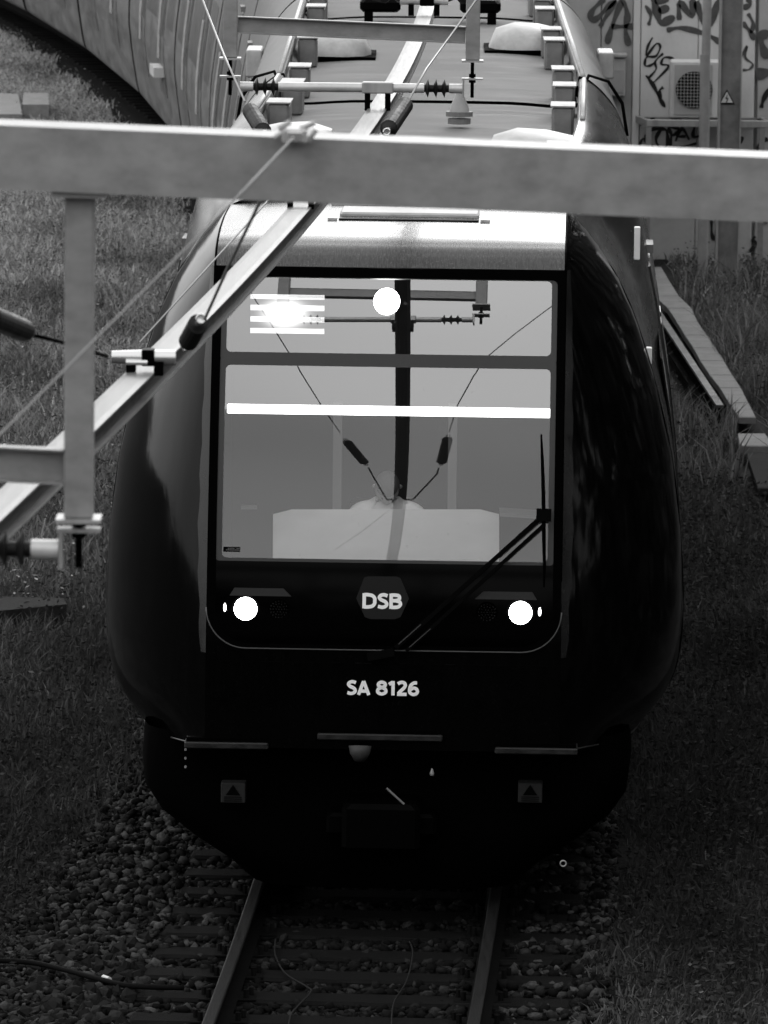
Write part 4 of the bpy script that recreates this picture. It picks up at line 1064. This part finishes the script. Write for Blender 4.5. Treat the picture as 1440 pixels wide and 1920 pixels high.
# clamp unit further along, with its own gantry at the top edge of the picture
Yg = 45.0
c3 = P(795, 8, 44.6)

# ------------------------------------------------------------------ anchor stays
def stay(name, label, pts, rad, ins, par=None, wmat=M_wire):
    e = empty(name, pts[0], label, 'stay wire', 'stay wires of the overhead conductor')
    q = MB(); q.tube(pts, rad, 6); q.build('wire', wmat, e, True)
    if ins:
        a, b, r = ins; a, b = Vector(a), Vector(b); P_, R_ = [a, a.lerp(b, .04)], [r * .35, r * .8]
        n = 11
        for i in range(n):
            t = .06 + .88 * i / (n - 1); P_ += [a.lerp(b, t - .022), a.lerp(b, t + .022)]; R_ += [r * .86, r]
        P_ += [a.lerp(b, .97), b]; R_ += [r * .8, r * .35]
        q = MB(); q.tube(P_, R_, 16); q.build('insulator', M_insul, e, False)
        d = (b - a).normalized(); q = MB()
        q.tube([a - d * .05, a + d * .004], .012, 8); q.tube([b - d * .004, b + d * .06], .014, 8)
        for c in (a - d * .06, b + d * .075):
            q.tube([c + Vector((.016 * cos(t_ * pi / 6), 0, .016 * sin(t_ * pi / 6))) for t_ in range(13)], .005, 6, False)
        q.build('shackle', M_steelb, e)
    return e
# unit at the meeting point of the far pair, on the conductor
YU = 29.5; U = Vector((cond_x(YU), YU, ZC + .055))
un = empty('anchor_clamp', (U.x, U.y, ZC), 'steel anchor clamp gripping the conductor under the big beam', 'clamp')
q = MB(); q.tube([U + Vector((-.11, 0, 0)), U + Vector((.11, 0, 0))], .020, 12); q.build('clamp_tube', M_steelb, un)
q = MB()
for s in (-1, 1): q.box(U.x + s * .05 - .014, U.x + s * .05 + .014, U.y - .03, U.y + .03, ZC - .01, U.z - .01)
q.each('clamp_foot', M_black, un)
# far pair rises away from the clamp to both sides
def far(pxs, lab):
    pts = [P(x, y, Y) for x, y, Y in pxs]; return pts
lp_ = [(310, -165, 34.3), (345, -85, 34.0), (380, 0, 33.6), (420, 103, 33.0), (459, 190, 32.0)]
pl = [P(*t_) for t_ in lp_]; far_end = pl[0] + (pl[0] - pl[1]).normalized() * 9
stay('stay_wire', 'stay wire with ribbed insulator crossing the left end of the pale support tube', [far_end] + pl, .0055, (P(468, 205, 31.7), P(494, 247, 30.9), .043))
l2 = empty('stay_link', U + Vector((-.11, 0, 0)), 'short link from the left ribbed insulator down to the anchor clamp', 'link'); q = MB(); q.tube([P(500, 258, 30.7), U + Vector((-.11, 0, 0))], .008, 6); q.build('link_bar', M_wire, l2)
rp_ = [(1067, -245, 33.8), (960, -95, 33.7), (893, 0, 33.6), (850, 60, 33.3), (800, 128, 32.7), (768, 185, 32.0)]
pr = [P(*t_) for t_ in rp_]; far_end = pr[0] + (pr[0] - pr[1]).normalized() * 9
stay('stay_wire', 'stay wire with ribbed insulator passing the pale tube beside the conductor clamp', [far_end] + pr, .0055, (P(761, 194, 31.8), P(728, 243, 30.9), .045))
l3 = empty('stay_link', U + Vector((.11, 0, 0)), 'short link from the right ribbed insulator down to the anchor clamp', 'link'); q = MB(); q.tube([P(716, 256, 30.7), P(704, 268, 30.4), U + Vector((.11, 0, 0))], .009, 6); q.build('link_bar', M_wire, l3)
# near clamp and the pair that comes toward the camera
YN = 23.0; V0 = Vector((P(272, 670, YN).x, YN, ZC + .055))
un = empty('anchor_clamp', (V0.x, V0.y, ZC), 'shiny anchor clamp tube on the conductor beside the black insulator in front of the train', 'clamp')
q = MB(); q.tube([V0 + Vector((-.125, 0, 0)), V0 + Vector((-.01, 0, 0))], [.024, .029], 12); q.tube([V0 + Vector((.035, 0, 0)), V0 + Vector((.115, 0, 0))], .029, 12); q.tube([V0 + Vector((-.07, -.03, -.015)), V0 + Vector((.01, -.03, -.015))], .012, 8); autosmooth(q.build('clamp_tube', M_steelb, un), 40)
q = MB(); q.box(V0.x - .012, V0.x + .036, V0.y - .036, V0.y + .036, V0.z - .03, V0.z + .032, .004)
for s in (-1, 1): q.box(V0.x + s * .052 - .018, V0.x + s * .052 + .018, V0.y - .035, V0.y + .035, ZC - .01, V0.z - .012)
q.build('clamp_foot', M_black, un)
cl = P(553, 252, 16.9)
stay('stay_wire', 'stay wire with black insulator rising from the near clamp to the big beam', [P(384, 598, 22.3), P(428, 500, 21.0), P(478, 398, 19.4), P(540, 262, 17.25)], .006, wmat=M_box, ins=(P(352, 642, 22.7), P(372, 606, 22.4), .037))
nl = [P(200, 668, 22.6), P(160, 655, 21.6), P(110, 640, 20.6), P(60, 628, 19.7)]
e1 = P(55, 625, 19.6); e2 = P(-10, 596, 18.6); fe = e2 + (e2 - e1).normalized() * 3
stay('stay_wire', 'stay wire with dark insulator behind the near drop post', nl, .007, wmat=M_dark, ins=(P(50, 622, 19.5), P(-22, 592, 18.4), .036))
stay('thin_wire', 'thin bright wire running up from the near clamp past the beam', [P(262, 642, 27.5), P(380, 512, 28.0), P(492, 388, 28.6), P(560, 312, 29.0)], .0042, None)
stay('guy_wire', 'blurred wire running down to the left from the bolted clamp on the big beam', [P(550, 258, 16.72), P(430, 385, 16.3), P(320, 495, 16.0), P(0, 815, 15.0), P(-140, 955, 14.6)], .0034, None, wmat=M_box)
# clamp lying on top of the beam
bc = empty('beam_clamp', P(553, 262, 16.85), 'bright bolted wire clamp on top of the big beam', 'clamp')
c = P(553, 250, 16.84); q = MB(Matrix.Translation(c)); q.box(-.034, .034, -.03, .03, -.028, .014, .006); q.build('clamp_body', M_galv2, bc)
q = MB(Matrix.Translation(c)); q.box(-.022, .022, -.04, -.031, -.022, .008, .003); q.build('clamp_plate', M_steelb, bc)
for (x, y, z, x2, y2, z2) in ((-.045, 0, .012, -.012, 0, .032), (.015, 0, .012, .055, 0, .03), (-.055, -.01, -.012, -.03, -.01, .004), (.036, -.01, -.02, .058, -.01, .012)):
    q = MB(Matrix.Translation(c)); q.tube([(x, y, z), (x2, y2, z2)], .0085, 6); q.build('bolt', M_galv2, bc)
# clamp and dark insulators at the very top, above the second carriage
YT = 43.6; c = Vector((P(795, 8, YT).x, YT, P(795, 8, YT).z + .03)); tc_ = empty('anchor_clamp', c, 'pale anchor clamp between two dark insulators above the second carriage roof', 'clamp')
q = MB(); q.tube([c + Vector((-.17, 0, 0)), c + Vector((.17, 0, 0))], .035, 12); autosmooth(q.build('clamp_tube', M_tube, tc_), 40)
q = MB(); q.box(c.x - .03, c.x + .07, c.y - .05, c.y + .05, c.z - .04, c.z + .04, .006); q.box(c.x - .11, c.x - .07, c.y - .04, c.y + .04, c.z - .11, c.z - .03); q.box(c.x + .07, c.x + .11, c.y - .04, c.y + .04, c.z - .11, c.z - .03); q.build('clamp_foot', M_black, tc_)
for s in (-1, 1):
    q = MB(); q.tube([c + Vector((s * .17, 0, 0)), c + Vector((s * .24, .1, .02))], .012, 6); q.tube([c + Vector((s * .24, .1, .02)), c + Vector((s * .27, .12, .02)), c + Vector((s * .50, .4, .06)), c + Vector((s * .52, .42, .06))], [.02, .055, .055, .02], 12); q.build('insulator', M_insul, tc_)

# ------------------------------------------------------------------ cables lying on the ballast
def cable(name, label, pts, r, m):
    pts = [G(x, y, z) for x, y, z in pts]; fine = []
    for i in range(len(pts) - 1):
        a = pts[max(i - 1, 0)]; b, c = pts[i], pts[i + 1]; d = pts[min(i + 2, len(pts) - 1)]
        for k in range(6): t = k / 6; fine.append(.5 * ((2 * b) + (-a + c) * t + (2 * a - 5 * b + 4 * c - d) * t * t + (-a + 3 * b - 3 * c + d) * t ** 3))
    fine.append(pts[-1]); q = MB(); q.tube(fine, r, 8); o = q.build(name, m, None, True); tag(o, label, 'cable'); return o
h = cable('hose', 'thick black cable lying across the ballast toward the left rail', [(-40, 1800, -.15), (0, 1801, -.15), (60, 1805, -.14), (120, 1818, -.13), (190, 1837, -.12), (250, 1849, -.11), (345, 1852, -.11)], .017, M_hose)
q = MB(); q.tube([G(194, 1833, -.12), G(205, 1837, -.12)], .0185, 8); q.build('cable_tag', M_sign, h)
cable('thin_cable', 'thin cable looping between the rails near the left rail', [(517, 1760, -.13), (516, 1790, -.12), (535, 1825, -.13), (575, 1850, -.12), (583, 1860, -.12), (560, 1885, -.13), (545, 1905, -.13), (538, 1945, -.13)], .006, mat('grey_cable', .022, .8, spec=.03))
cable('thin_cable', 'thin cable between the rails nearer the right rail', [(768, 1765, -.13), (774, 1790, -.12), (762, 1840, -.13), (737, 1885, -.12), (735, 1950, -.13)], .005, mat('grey_cable', .022, .8, spec=.03))

# ------------------------------------------------------------------ right side: cable trough lids, spare rail
tr = empty('cable_trough', G(1300, 650, -.2), 'row of pale concrete cable trough lids beside the train and the spare rail', 'cable trough')
seams = [(500, 1212, 1240), (520, 1216, 1252), (555, 1226, 1274), (577, 1251, 1297), (603, 1268, 1309), (628, 1283, 1326), (652, 1299, 1342), (676, 1312, 1358), (703, 1330, 1374), (727, 1349, 1390), (755, 1366, 1404), (782, 1385, 1418)]
def lid(p4, z0_, th, m):
    cc = sum(p4, Vector()) / 4; p4 = [cc + (p - cc) * .965 for p in p4]; vs = []
    for p in p4: vs.append(Vector((p.x, p.y, z0_ - th)))
    for p in p4: vs.append(Vector((p.x, p.y, z0_ - .01)))
    for p in p4: q_ = cc + (p - cc) * .97; vs.append(Vector((q_.x, q_.y, z0_)))
    fs = [(3, 2, 1, 0), (8, 9, 10, 11)]
    for r in (0, 4):
        for i in range(4): j = (i + 1) % 4; fs.append((r + i, r + j, r + 4 + j, r + 4 + i))
    return build('lid', vs, fs, m, tr)
for (ya, xa, xb), (yb, xc, xd) in zip(seams, seams[1:]):
    zz = -.10 + random.uniform(-.008, .008); lid([G(xc, yb, zz), G(xd, yb, zz), G(xb, ya, zz), G(xa, ya, zz)], zz, .07, M_conc)
lid([G(1386, 836, -.1), G(1450, 836, -.1), G(1436, 812, -.1), G(1382, 812, -.1)], -.1, .07, M_conc)
lid([G(1420, 915, -.1), G(1472, 915, -.1), G(1455, 848, -.1), G(1398, 848, -.1)], -.1, .07, M_conc2)
a, b = G(1216, 560, .0), G(1350, 762, .0)
sr = empty('spare_rail', G(1350, 770, -.2), 'dark length of old rail lying beside the concrete lids', 'rail')
q = MB(); q.bar(a, b, .075, .03); q.build('rail_head', mat('worn_rail_head', .075, .6, var=.3), sr); q = MB(); q.bar(a - Vector((0, 0, .085)), b - Vector((0, 0, .085)), .03, .14); q.build('rail_web', M_dark, sr); q = MB(); q.bar(a - Vector((0, 0, .165)), b - Vector((0, 0, .165)), .15, .02); q.build('rail_foot', M_dark, sr)

# ------------------------------------------------------------------ left side: slabs in the grass
def slab(label, p4, zt, th, m, name='concrete_slab'):
    vs = [Vector((p.x, p.y, zt - th)) for p in p4] + [Vector((p.x, p.y, zt)) for p in p4]
    o = build(name, vs, [(3, 2, 1, 0), (4, 5, 6, 7), (0, 1, 5, 4), (1, 2, 6, 5), (2, 3, 7, 6), (3, 0, 4, 7)], m); tag(o, label, 'slab'); return o
slab('pale concrete slab edge in the grass left below the beam', [G(-10, 1146, -.1), G(125, 1133, -.1), G(120, 1122, -.1), G(-10, 1118, -.1)], -.10, .12, M_conc2)
slab('small pale concrete block standing in the grass left of the rear carriages', [G(42, 196, .05), G(92, 196, .05), G(90, 174, .05), G(44, 174, .05)], .05, .3, M_conc, 'concrete_block')
slab('low pale slab in the grass beside the small concrete block', [G(-15, 214, -.05), G(42, 214, -.05), G(34, 176, -.05), G(-15, 174, -.05)], -.05, .2, M_conc)

# ------------------------------------------------------------------ equipment building with graffiti, right background
YW = 79.0
bld = empty('equipment_building', (P(1300, 470, YW).x, YW + 1.5, -.3), 'pale panelled equipment building covered in graffiti behind the steel platform', 'building')
def wx(px, py=150): return P(px, py, YW).x
def panel(name, x0_, x1_, z0_, z1_, yf, m, d=.08):
    q = MB(); q.box(x0_, x1_, yf, yf + d, z0_, z1_, .008); return q.build(name, m, bld)
q = MB(); q.box(wx(1060), wx(1060) + 7, YW + .12, YW + 3.2, -.35, 4.3); q.build('building_core', M_walld, bld)
q = MB(); q.box(wx(1060) - .15, wx(1060) + 7.15, YW - .05, YW + 3.35, 4.31, 4.42); q.build('roof', M_box, bld)
XS = [wx(1062), wx(1126), wx(1186)]
for a, b in zip(XS, XS[1:]): panel('wall_panel', a + .006, b - .006, -.3, 4.3, YW + .03, M_walld)
panel('corner_post', wx(1186) , wx(1199), -.3, 4.3, YW - .02, M_wall, .12)
zmid = P(1300, 236, YW).z
XS = [wx(1200), wx(1308), wx(1415)]
for a, b in zip(XS, XS[1:]):
    panel('wall_panel', a + .004, b - .004, zmid + .004, 4.3, YW, M_wall); panel('wall_panel', a + .004, b - .004, -.3, zmid - .004, YW + .004, M_walld)
XS = [wx(1420), wx(1480), wx(1600), wx(1720)]
for a, b in zip(XS, XS[1:]): panel('wall_panel', a + .006, b - .006, -.3, 4.3, YW + .02, M_walld)
# graffiti: sprayed strokes on the panels
def stroke(pts, w, m, name='graffiti', yf=YW - .006, px0=1080, py0=0, k=4.0):
    p = [P(px0 + x / k, py0 + y / k, yf) for x, y in pts]; fine = []
    for i in range(len(p) - 1):
        a = p[max(i - 1, 0)]; b, c = p[i], p[i + 1]; d = p[min(i + 2, len(p) - 1)]
        for j in range(5): t = j / 5; fine.append(.5 * ((2 * b) + (-a + c) * t + (2 * a - 5 * b + 4 * c - d) * t * t + (-a + 3 * b - 3 * c + d) * t ** 3))
    fine.append(p[-1]); vs, fs = [], []; n = len(fine); ww = w / 2 / k * YW / F
    for i, q_ in enumerate(fine):
        d = fine[min(i + 1, n - 1)] - fine[max(i - 1, 0)]; r = Vector((d.z, 0, -d.x)); r.normalize() if r.length > 1e-9 else None
        e = ww * 1.6 * (.75 + .25 * sin(i * .9 + pts[0][0])) * (.6 if i in (0, n - 1) else 1)
        for o_ in (0, .003): vs += [Vector((q_.x, yf + o_, q_.z)) + r * e, Vector((q_.x, yf + o_, q_.z)) - r * e]
    for i in range(n - 1):
        a, b = 4 * i, 4 * i + 4; fs += [(a, a + 1, b + 1, b), (a + 2, b + 2, b + 3, a + 3), (a, b, b + 2, a + 2), (a + 1, a + 3, b + 3, b + 1)]
    return build(name, vs, fs, m, bld)
yl = YW + .022
for pts, w, m in (([(215, -10), (130, 70), (105, 140), (155, 140), (240, 50), (300, 5)], 32, M_grafg), ([(300, 0), (240, 100), (180, 200)], 30, M_grafg),
                  ([(232, 330), (268, 205), (345, 15), (385, 110), (372, 230), (398, 345)], 34, M_grafg), ([(265, 200), (360, 198), (470, 198)], 30, M_grafg)):
    stroke(pts, w, m, yf=yl)
for pts, w, m in (([(575, -20), (605, 80), (640, 170), (740, 125)], 44, M_grafg), ([(615, 85), (700, 55)], 40, M_grafg), ([(590, 15), (700, -15)], 40, M_grafg),
                  ([(775, 150), (778, 20), (870, 125), (875, -10)], 36, M_grafg), ([(900, 10), (980, 200), (1075, -10)], 40, M_grafg), ([(680, 228), (790, 210), (970, 255), (1085, 320)], 30, M_grafg),
                  ([(575, 280), (540, 345), (528, 420), (600, 330), (632, 350), (600, 420), (530, 430), (518, 490), (560, 490), (600, 460)], 14, M_graf),
                  ([(655, 400), (595, 460), (600, 520), (545, 585)], 14, M_graf), ([(735, 440), (665, 430), (640, 480), (695, 500), (580, 620)], 14, M_graf),
                  ([(525, 565), (580, 640), (630, 740), (668, 805)], 22, M_graf), ([(655, 655), (628, 680), (638, 745)], 18, M_graf),
                  ([(1090, 150), (1130, 60), (1200, 90), (1240, 10)], 34, M_graf), ([(1290, 100), (1330, 180), (1310, 250)], 24, M_grafg), ([(520, 40), (560, 110), (545, 190)], 22, M_grafg),
                  ([(1230, 450), (1285, 345), (1268, 430), (1325, 480), (1300, 520), (1250, 525)], 14, M_grafg), ([(1245, 170), (1300, 230), (1340, 300)], 30, M_grafg), ([(1250, 60), (1305, 35), (1290, -10)], 30, M_grafg)):
    stroke(pts, w, m)
for pts, w, m in (([(590, 1135), (535, 1060), (530, 1020), (575, 970), (655, 955)], 22, M_graf), ([(640, 965), (600, 1045), (640, 1125), (685, 1080), (680, 985), (640, 965)], 20, M_graf),
                  ([(705, 1095), (715, 1010), (695, 960), (760, 960), (765, 990), (720, 1020)], 20, M_graf), ([(745, 1060), (795, 965), (850, 1050)], 20, M_graf), ([(765, 1025), (825, 1022)], 16, M_graf),
                  ([(890, 950), (880, 1022), (935, 1020)], 20, M_graf), ([(740, 1145), (800, 1105), (905, 1075)], 16, M_graf), ([(1222, 990), (1197, 1040), (1252, 1032), (1195, 1115)], 18, M_graf), ([(465, 1120), (500, 1040), (530, 1070)], 16, M_graf)):
    stroke(pts, w, m, yf=YW - .004)
for pts, w, m in (([(1450, 240), (1385, 285), (1420, 400), (1460, 420)], 50, M_grafg), ([(1345, 560), (1460, 540)], 60, M_grafg), ([(1450, 660), (1405, 750), (1390, 810)], 26, M_graf), ([(1440, 1040), (1380, 1080), (1370, 1150)], 24, M_graf)):
    stroke(pts, w, m, yf=YW + .010)
for pts in ([(1334, 412), (1335, 440), (1341, 448), (1346, 425)], [(1345, 415), (1352, 440), (1357, 415)], [(1361, 416), (1352, 447), (1366, 450)], [(1345, 450), (1352, 462)], [(1416, 443), (1411, 451), (1418, 456), (1406, 472)], [(1440, 415), (1425, 418)]):
    stroke(pts, 5, M_graf, px0=0, py0=0, k=1.0, yf=YW - .010)
# wall box on the left panel
q = MB(); a, b = P(1141, 180, YW - .2), P(1173, 108, YW - .2); q.box(a.x, b.x, YW - .22, YW + .028, a.z, b.z, .012); wb = q.build('meter_box', M_walld, bld)
q = MB(); q.box(a.x + .05, b.x - .02, YW - .236, YW - .221, a.z + .05, b.z - .16); q.build('box_window', M_rooffit, wb)
q = MB(); q.box(a.x - .02, b.x + .02, YW - .26, YW + .02, b.z + .002, b.z + .05, .01); q.build('box_lid', M_rooffit, wb)
# air conditioner on a steel platform
YP = 78.3
pl_ = empty('steel_platform', (P(1315, 230, YP).x, YP, -.3), 'pale steel platform frame under the air conditioner', 'platform')
zp = P(1315, 232, YP).z; x0_, x1_ = P(1212, 230, YP).x, P(1444, 230, YP).x; xw = P(1187, 205, YW).x
q = MB(); q.box(x0_, x1_, YP - .05, YP, zp - .04, zp + .05, .006); q.build('front_rail', M_galv2, pl_)
q = MB(); q.bar((x0_ + .02, YP + .0, zp), (x0_ - .09, YW - .06, zp), .05, .08); q.bar((x1_ - .02, YP + .0, zp), (x1_ - .08, YW - .06, zp), .05, .08); q.each('side_rail', M_galv2, pl_)
q = MB(); q.box(x0_, x1_, YW - .11, YW - .05, zp - .04, zp + .03); q.build('rear_rail', M_galv, pl_)
for x in (x0_ + .03, x1_ - .1): q = MB(); q.box(x - .035, x + .035, YP - .045, YP + .02, -.32, zp - .041); q.build('leg', M_galv, pl_)
for k in range(5): x = x0_ + .1 + (x1_ - x0_ - .2) * k / 4; q = MB(); q.box(x - .03, x + .03, YP + .0, YW - .12, zp - .02, zp + .02); q.build('deck_bar', M_dark, pl_)
ac = empty('air_conditioner', (P(1315, 205, YP).x, YP + .3, zp + .05), 'pale air conditioner with round fan grille on the steel platform', 'air conditioner')
a, b = P(1256, 207, YP + .1), P(1378, 115, YP + .1); z0_ = zp + .055
q = MB(); q.box(a.x, b.x, YP + .1, YP + .42, z0_, b.z, .02); q.build('casing', M_wall, ac)
q = MB(); fx0, fx1, fz0, fz1 = a.x + .05, b.x - .28, z0_ + .05, b.z - .05
q.box(fx0, fx1, YP + .085, YP + .099, fz0, fz1); q.build('front_panel', M_walld, ac)
cx_, cz_ = (fx0 + fx1) / 2 + .01, (fz0 + fz1) / 2; q = MB(); q.tube([(cx_, YP + .083, cz_), (cx_, YP + .07, cz_)], .235, 28); q.build('fan_opening', M_dark, ac)
q = MB()
for k in range(-5, 6):
    d = k * .042; hh = sqrt(max(0, .232 ** 2 - d * d)); q.bar((cx_ + d, YP + .064, cz_ - hh), (cx_ + d, YP + .064, cz_ + hh), .006, .006, up=(0, 1, 0)); q.bar((cx_ - hh, YP + .058, cz_ + d), (cx_ + hh, YP + .058, cz_ + d), .006, .006)
q.build('grille', M_walld, ac)
for s in (.06, b.x - a.x - .06): q = MB(); q.box(a.x + s - .03, a.x + s + .03, YP + .1, YP + .42, zp + .03, z0_ - .001); q.build('foot', M_dark, ac)
# slim white pole and steel mast with the warning triangle
YQ = 76.5
def footz(x): return -.32
pA = P(1326, 120, YQ); pole = empty('slim_pole', (pA.x, YQ, -.32), 'slim pale round pole in front of the air conditioner', 'pole')
q = MB(); x_top = P(1330, 0, YQ).x; x_mid = P(1322, 108, YQ).x; zm = P(1322, 102, YQ).z
q.tube([(P(1322, 280, YQ).x, YQ, -.32), (x_mid, YQ, zm)], .064, 14); autosmooth(q.build('pole_sleeve', M_rooffit, pole), 40)
q = MB(); q.tube([(x_mid + .01, YQ, zm + .001), (x_mid + .04, YQ, zm + 4.2)], .055, 14); autosmooth(q.build('pole_shaft', M_rooffit, pole), 40)
YM = 76.2; mx0, mx1 = P(1352, 120, YM).x, P(1389, 120, YM).x
mast = empty('steel_mast', ((mx0 + mx1) / 2, YM, -.32), 'weathered steel mast with a triangular warning sign beside the slim pole', 'mast')
q = MB(); lean = .0; w_ = mx1 - mx0
q.box(mx0 - .025, mx0 - .001, YM - .06, YM + .18, -.32, 7.2); q.box(mx1 + .001, mx1 + .016, YM - .02, YM + .18, -.32, 7.2); q.build('mast_flange', M_galv2, mast)
q = MB(); q.box(mx0, mx1, YM, YM + .012, -.32, 7.2); q.build('mast_web', mat('scrawled_mast', .17, .6, var=.35, scale=3.2), mast)
c = P(1363, 184, YM - .02); r = .105
def tri(r, yf, d): return [Vector((c.x, yf, c.z + r)), Vector((c.x - r * .95, yf, c.z - r * .72)), Vector((c.x + r * .95, yf, c.z - r * .72)), Vector((c.x, yf + d, c.z + r)), Vector((c.x - r * .95, yf + d, c.z - r * .72)), Vector((c.x + r * .95, yf + d, c.z - r * .72))]
TRF = [(0, 1, 2), (5, 4, 3), (0, 3, 4, 1), (1, 4, 5, 2), (2, 5, 3, 0)]
sg = build('warning_sign', tri(r, YM - .012, .01), TRF, M_ink, mast); build('sign_face', tri(r * .76, YM - .016, .003), TRF, M_sign, sg)
q = MB(); y_ = YM - .021
for u, v in (((.008, .045), (-.016, -.005)), ((-.016, -.005), (.014, .002)), ((.014, .002), (-.006, -.055))): q.bar((c.x + u[0], y_, c.z + u[1]), (c.x + v[0], y_, c.z + v[1]), .009, .004, up=(0, 1, 0))
q.build('lightning_bolt', M_ink, sg)
# pale cable trunking and post at the wall's foot
q = MB(); a = P(1378, 440, YW - .4); q.box(a.x - .05, a.x + .05, YW - .12, YW - .02, -.32, zmid - .2); o = q.build('pipe_casing', M_wall, bld)

# ------------------------------------------------------------------ the road bridge the photographer stands on, and the trees round it (unseen; those at right read from reflections, the rest added to darken reflections)
br = empty('road_bridge', (0, -6, -.35), 'concrete road bridge over the railway that the view is taken from', 'bridge')
M_bridge = mat('bridge_concrete', .12, .85, var=.3, scale=1.2)
q = MB(); q.box(-40, 40, -12, -.45, 6.0, 6.9); q.build('deck', M_bridge, br)
q = MB(); q.box(-40, 40, -.75, -.47, 6.903, 7.75); q.build('parapet', M_bridge, br); q = MB(); q.box(-40, 40, -12, -11.7, 6.903, 7.75); q.build('parapet', M_bridge, br)
for x in (-9, 9): q = MB(); q.box(x - .5, x + .5, -11.5, -1.0, -.4, 5.997); q.build('pier', M_bridge, br)
for x in (-40, 34): q = MB(); q.box(x, x + 6, -11.8, -.7, -.4, 5.996); q.build('abutment', M_bridge, br)
M_crown = veg_mat('tree_leaves', .03, .10, .2)
wood_v, wood_t, trunk = [], [], MB()
for x, y, h in ((9.5, 27, 1.1), (12, 6, 1.1), (10, 19, 1.0), (9.5, 35, 1.15), (10, 42, 1.25), (10.5, 48, 1.3), (10.5, 54, 1.35), (11, 61, 1.4), (11.5, 68, 1.4), (14, 92, 1.7), (9, 90, 1.5), (20, 86, 1.7), (17, 60, 1.7), (16, 50, 1.6), (-14, -22, 1.4), (-8, -26, 1.5), (-2.5, -30, 1.45), (4, -28, 1.5), (10, -24, 1.4), (16, -20, 1.3), (-20, -18, 1.3), (-5, -21, 1), (1, -22, .9), (6, -21, 1), (-11, -30, 1.5), (13, -31, 1.5), (21, -27, 1.4)):
    trunk.tube([(x, y, -.4), (x + .1, y, 2 * h), (x, y + .1, 4 * h), (x + .2, y + .1, 7 * h)], [.24 * h, .2, .15, .06], 8)
    n = 4500; c = rng.normal(size=(26, 3)) * [1.5, 1.5, 1.7] + [0, 0, 6.0]; i = rng.integers(0, 26, n)
    p = c[i] + rng.normal(size=(n, 3)) * .62; p[:, :2] = np.clip(p[:, :2], -2.7, 2.7); lo_ = rng.random(n) < .25; p[:, 2] = np.where(lo_, rng.uniform(.2, 4, n), np.maximum(p[:, 2], 1.6)); Rm = rotm(n); sz = rng.uniform(.10, .22, n)
    qd = np.array([(-.5, -.4, 0), (.5, -.4, 0), (.5, .4, 0), (-.5, .4, 0)], float); V = np.einsum('nij,kj->nki', Rm, qd) * sz[:, None, None] * 1.6 + p[:, None, :]
    wood_v.append((V.reshape(-1, 3) * h + [x, y, -.3])); wood_t.append(np.repeat(rng.random(n), 4))
V = np.concatenate(wood_v); n = len(V) // 4; k = (np.arange(n) * 4)[:, None]
wd = np_mesh('unseen_trees', V, np.concatenate([k + [0, 1, 2], k + [0, 2, 3]]), [M_crown], None, None, np.concatenate(wood_t)); tag(wd, 'unseen leafy trees round the road bridge and along the railway, added for dark reflections', kind='stuff')
tag(trunk.build('tree_trunks', M_sleeper, wd), kind='stuff')
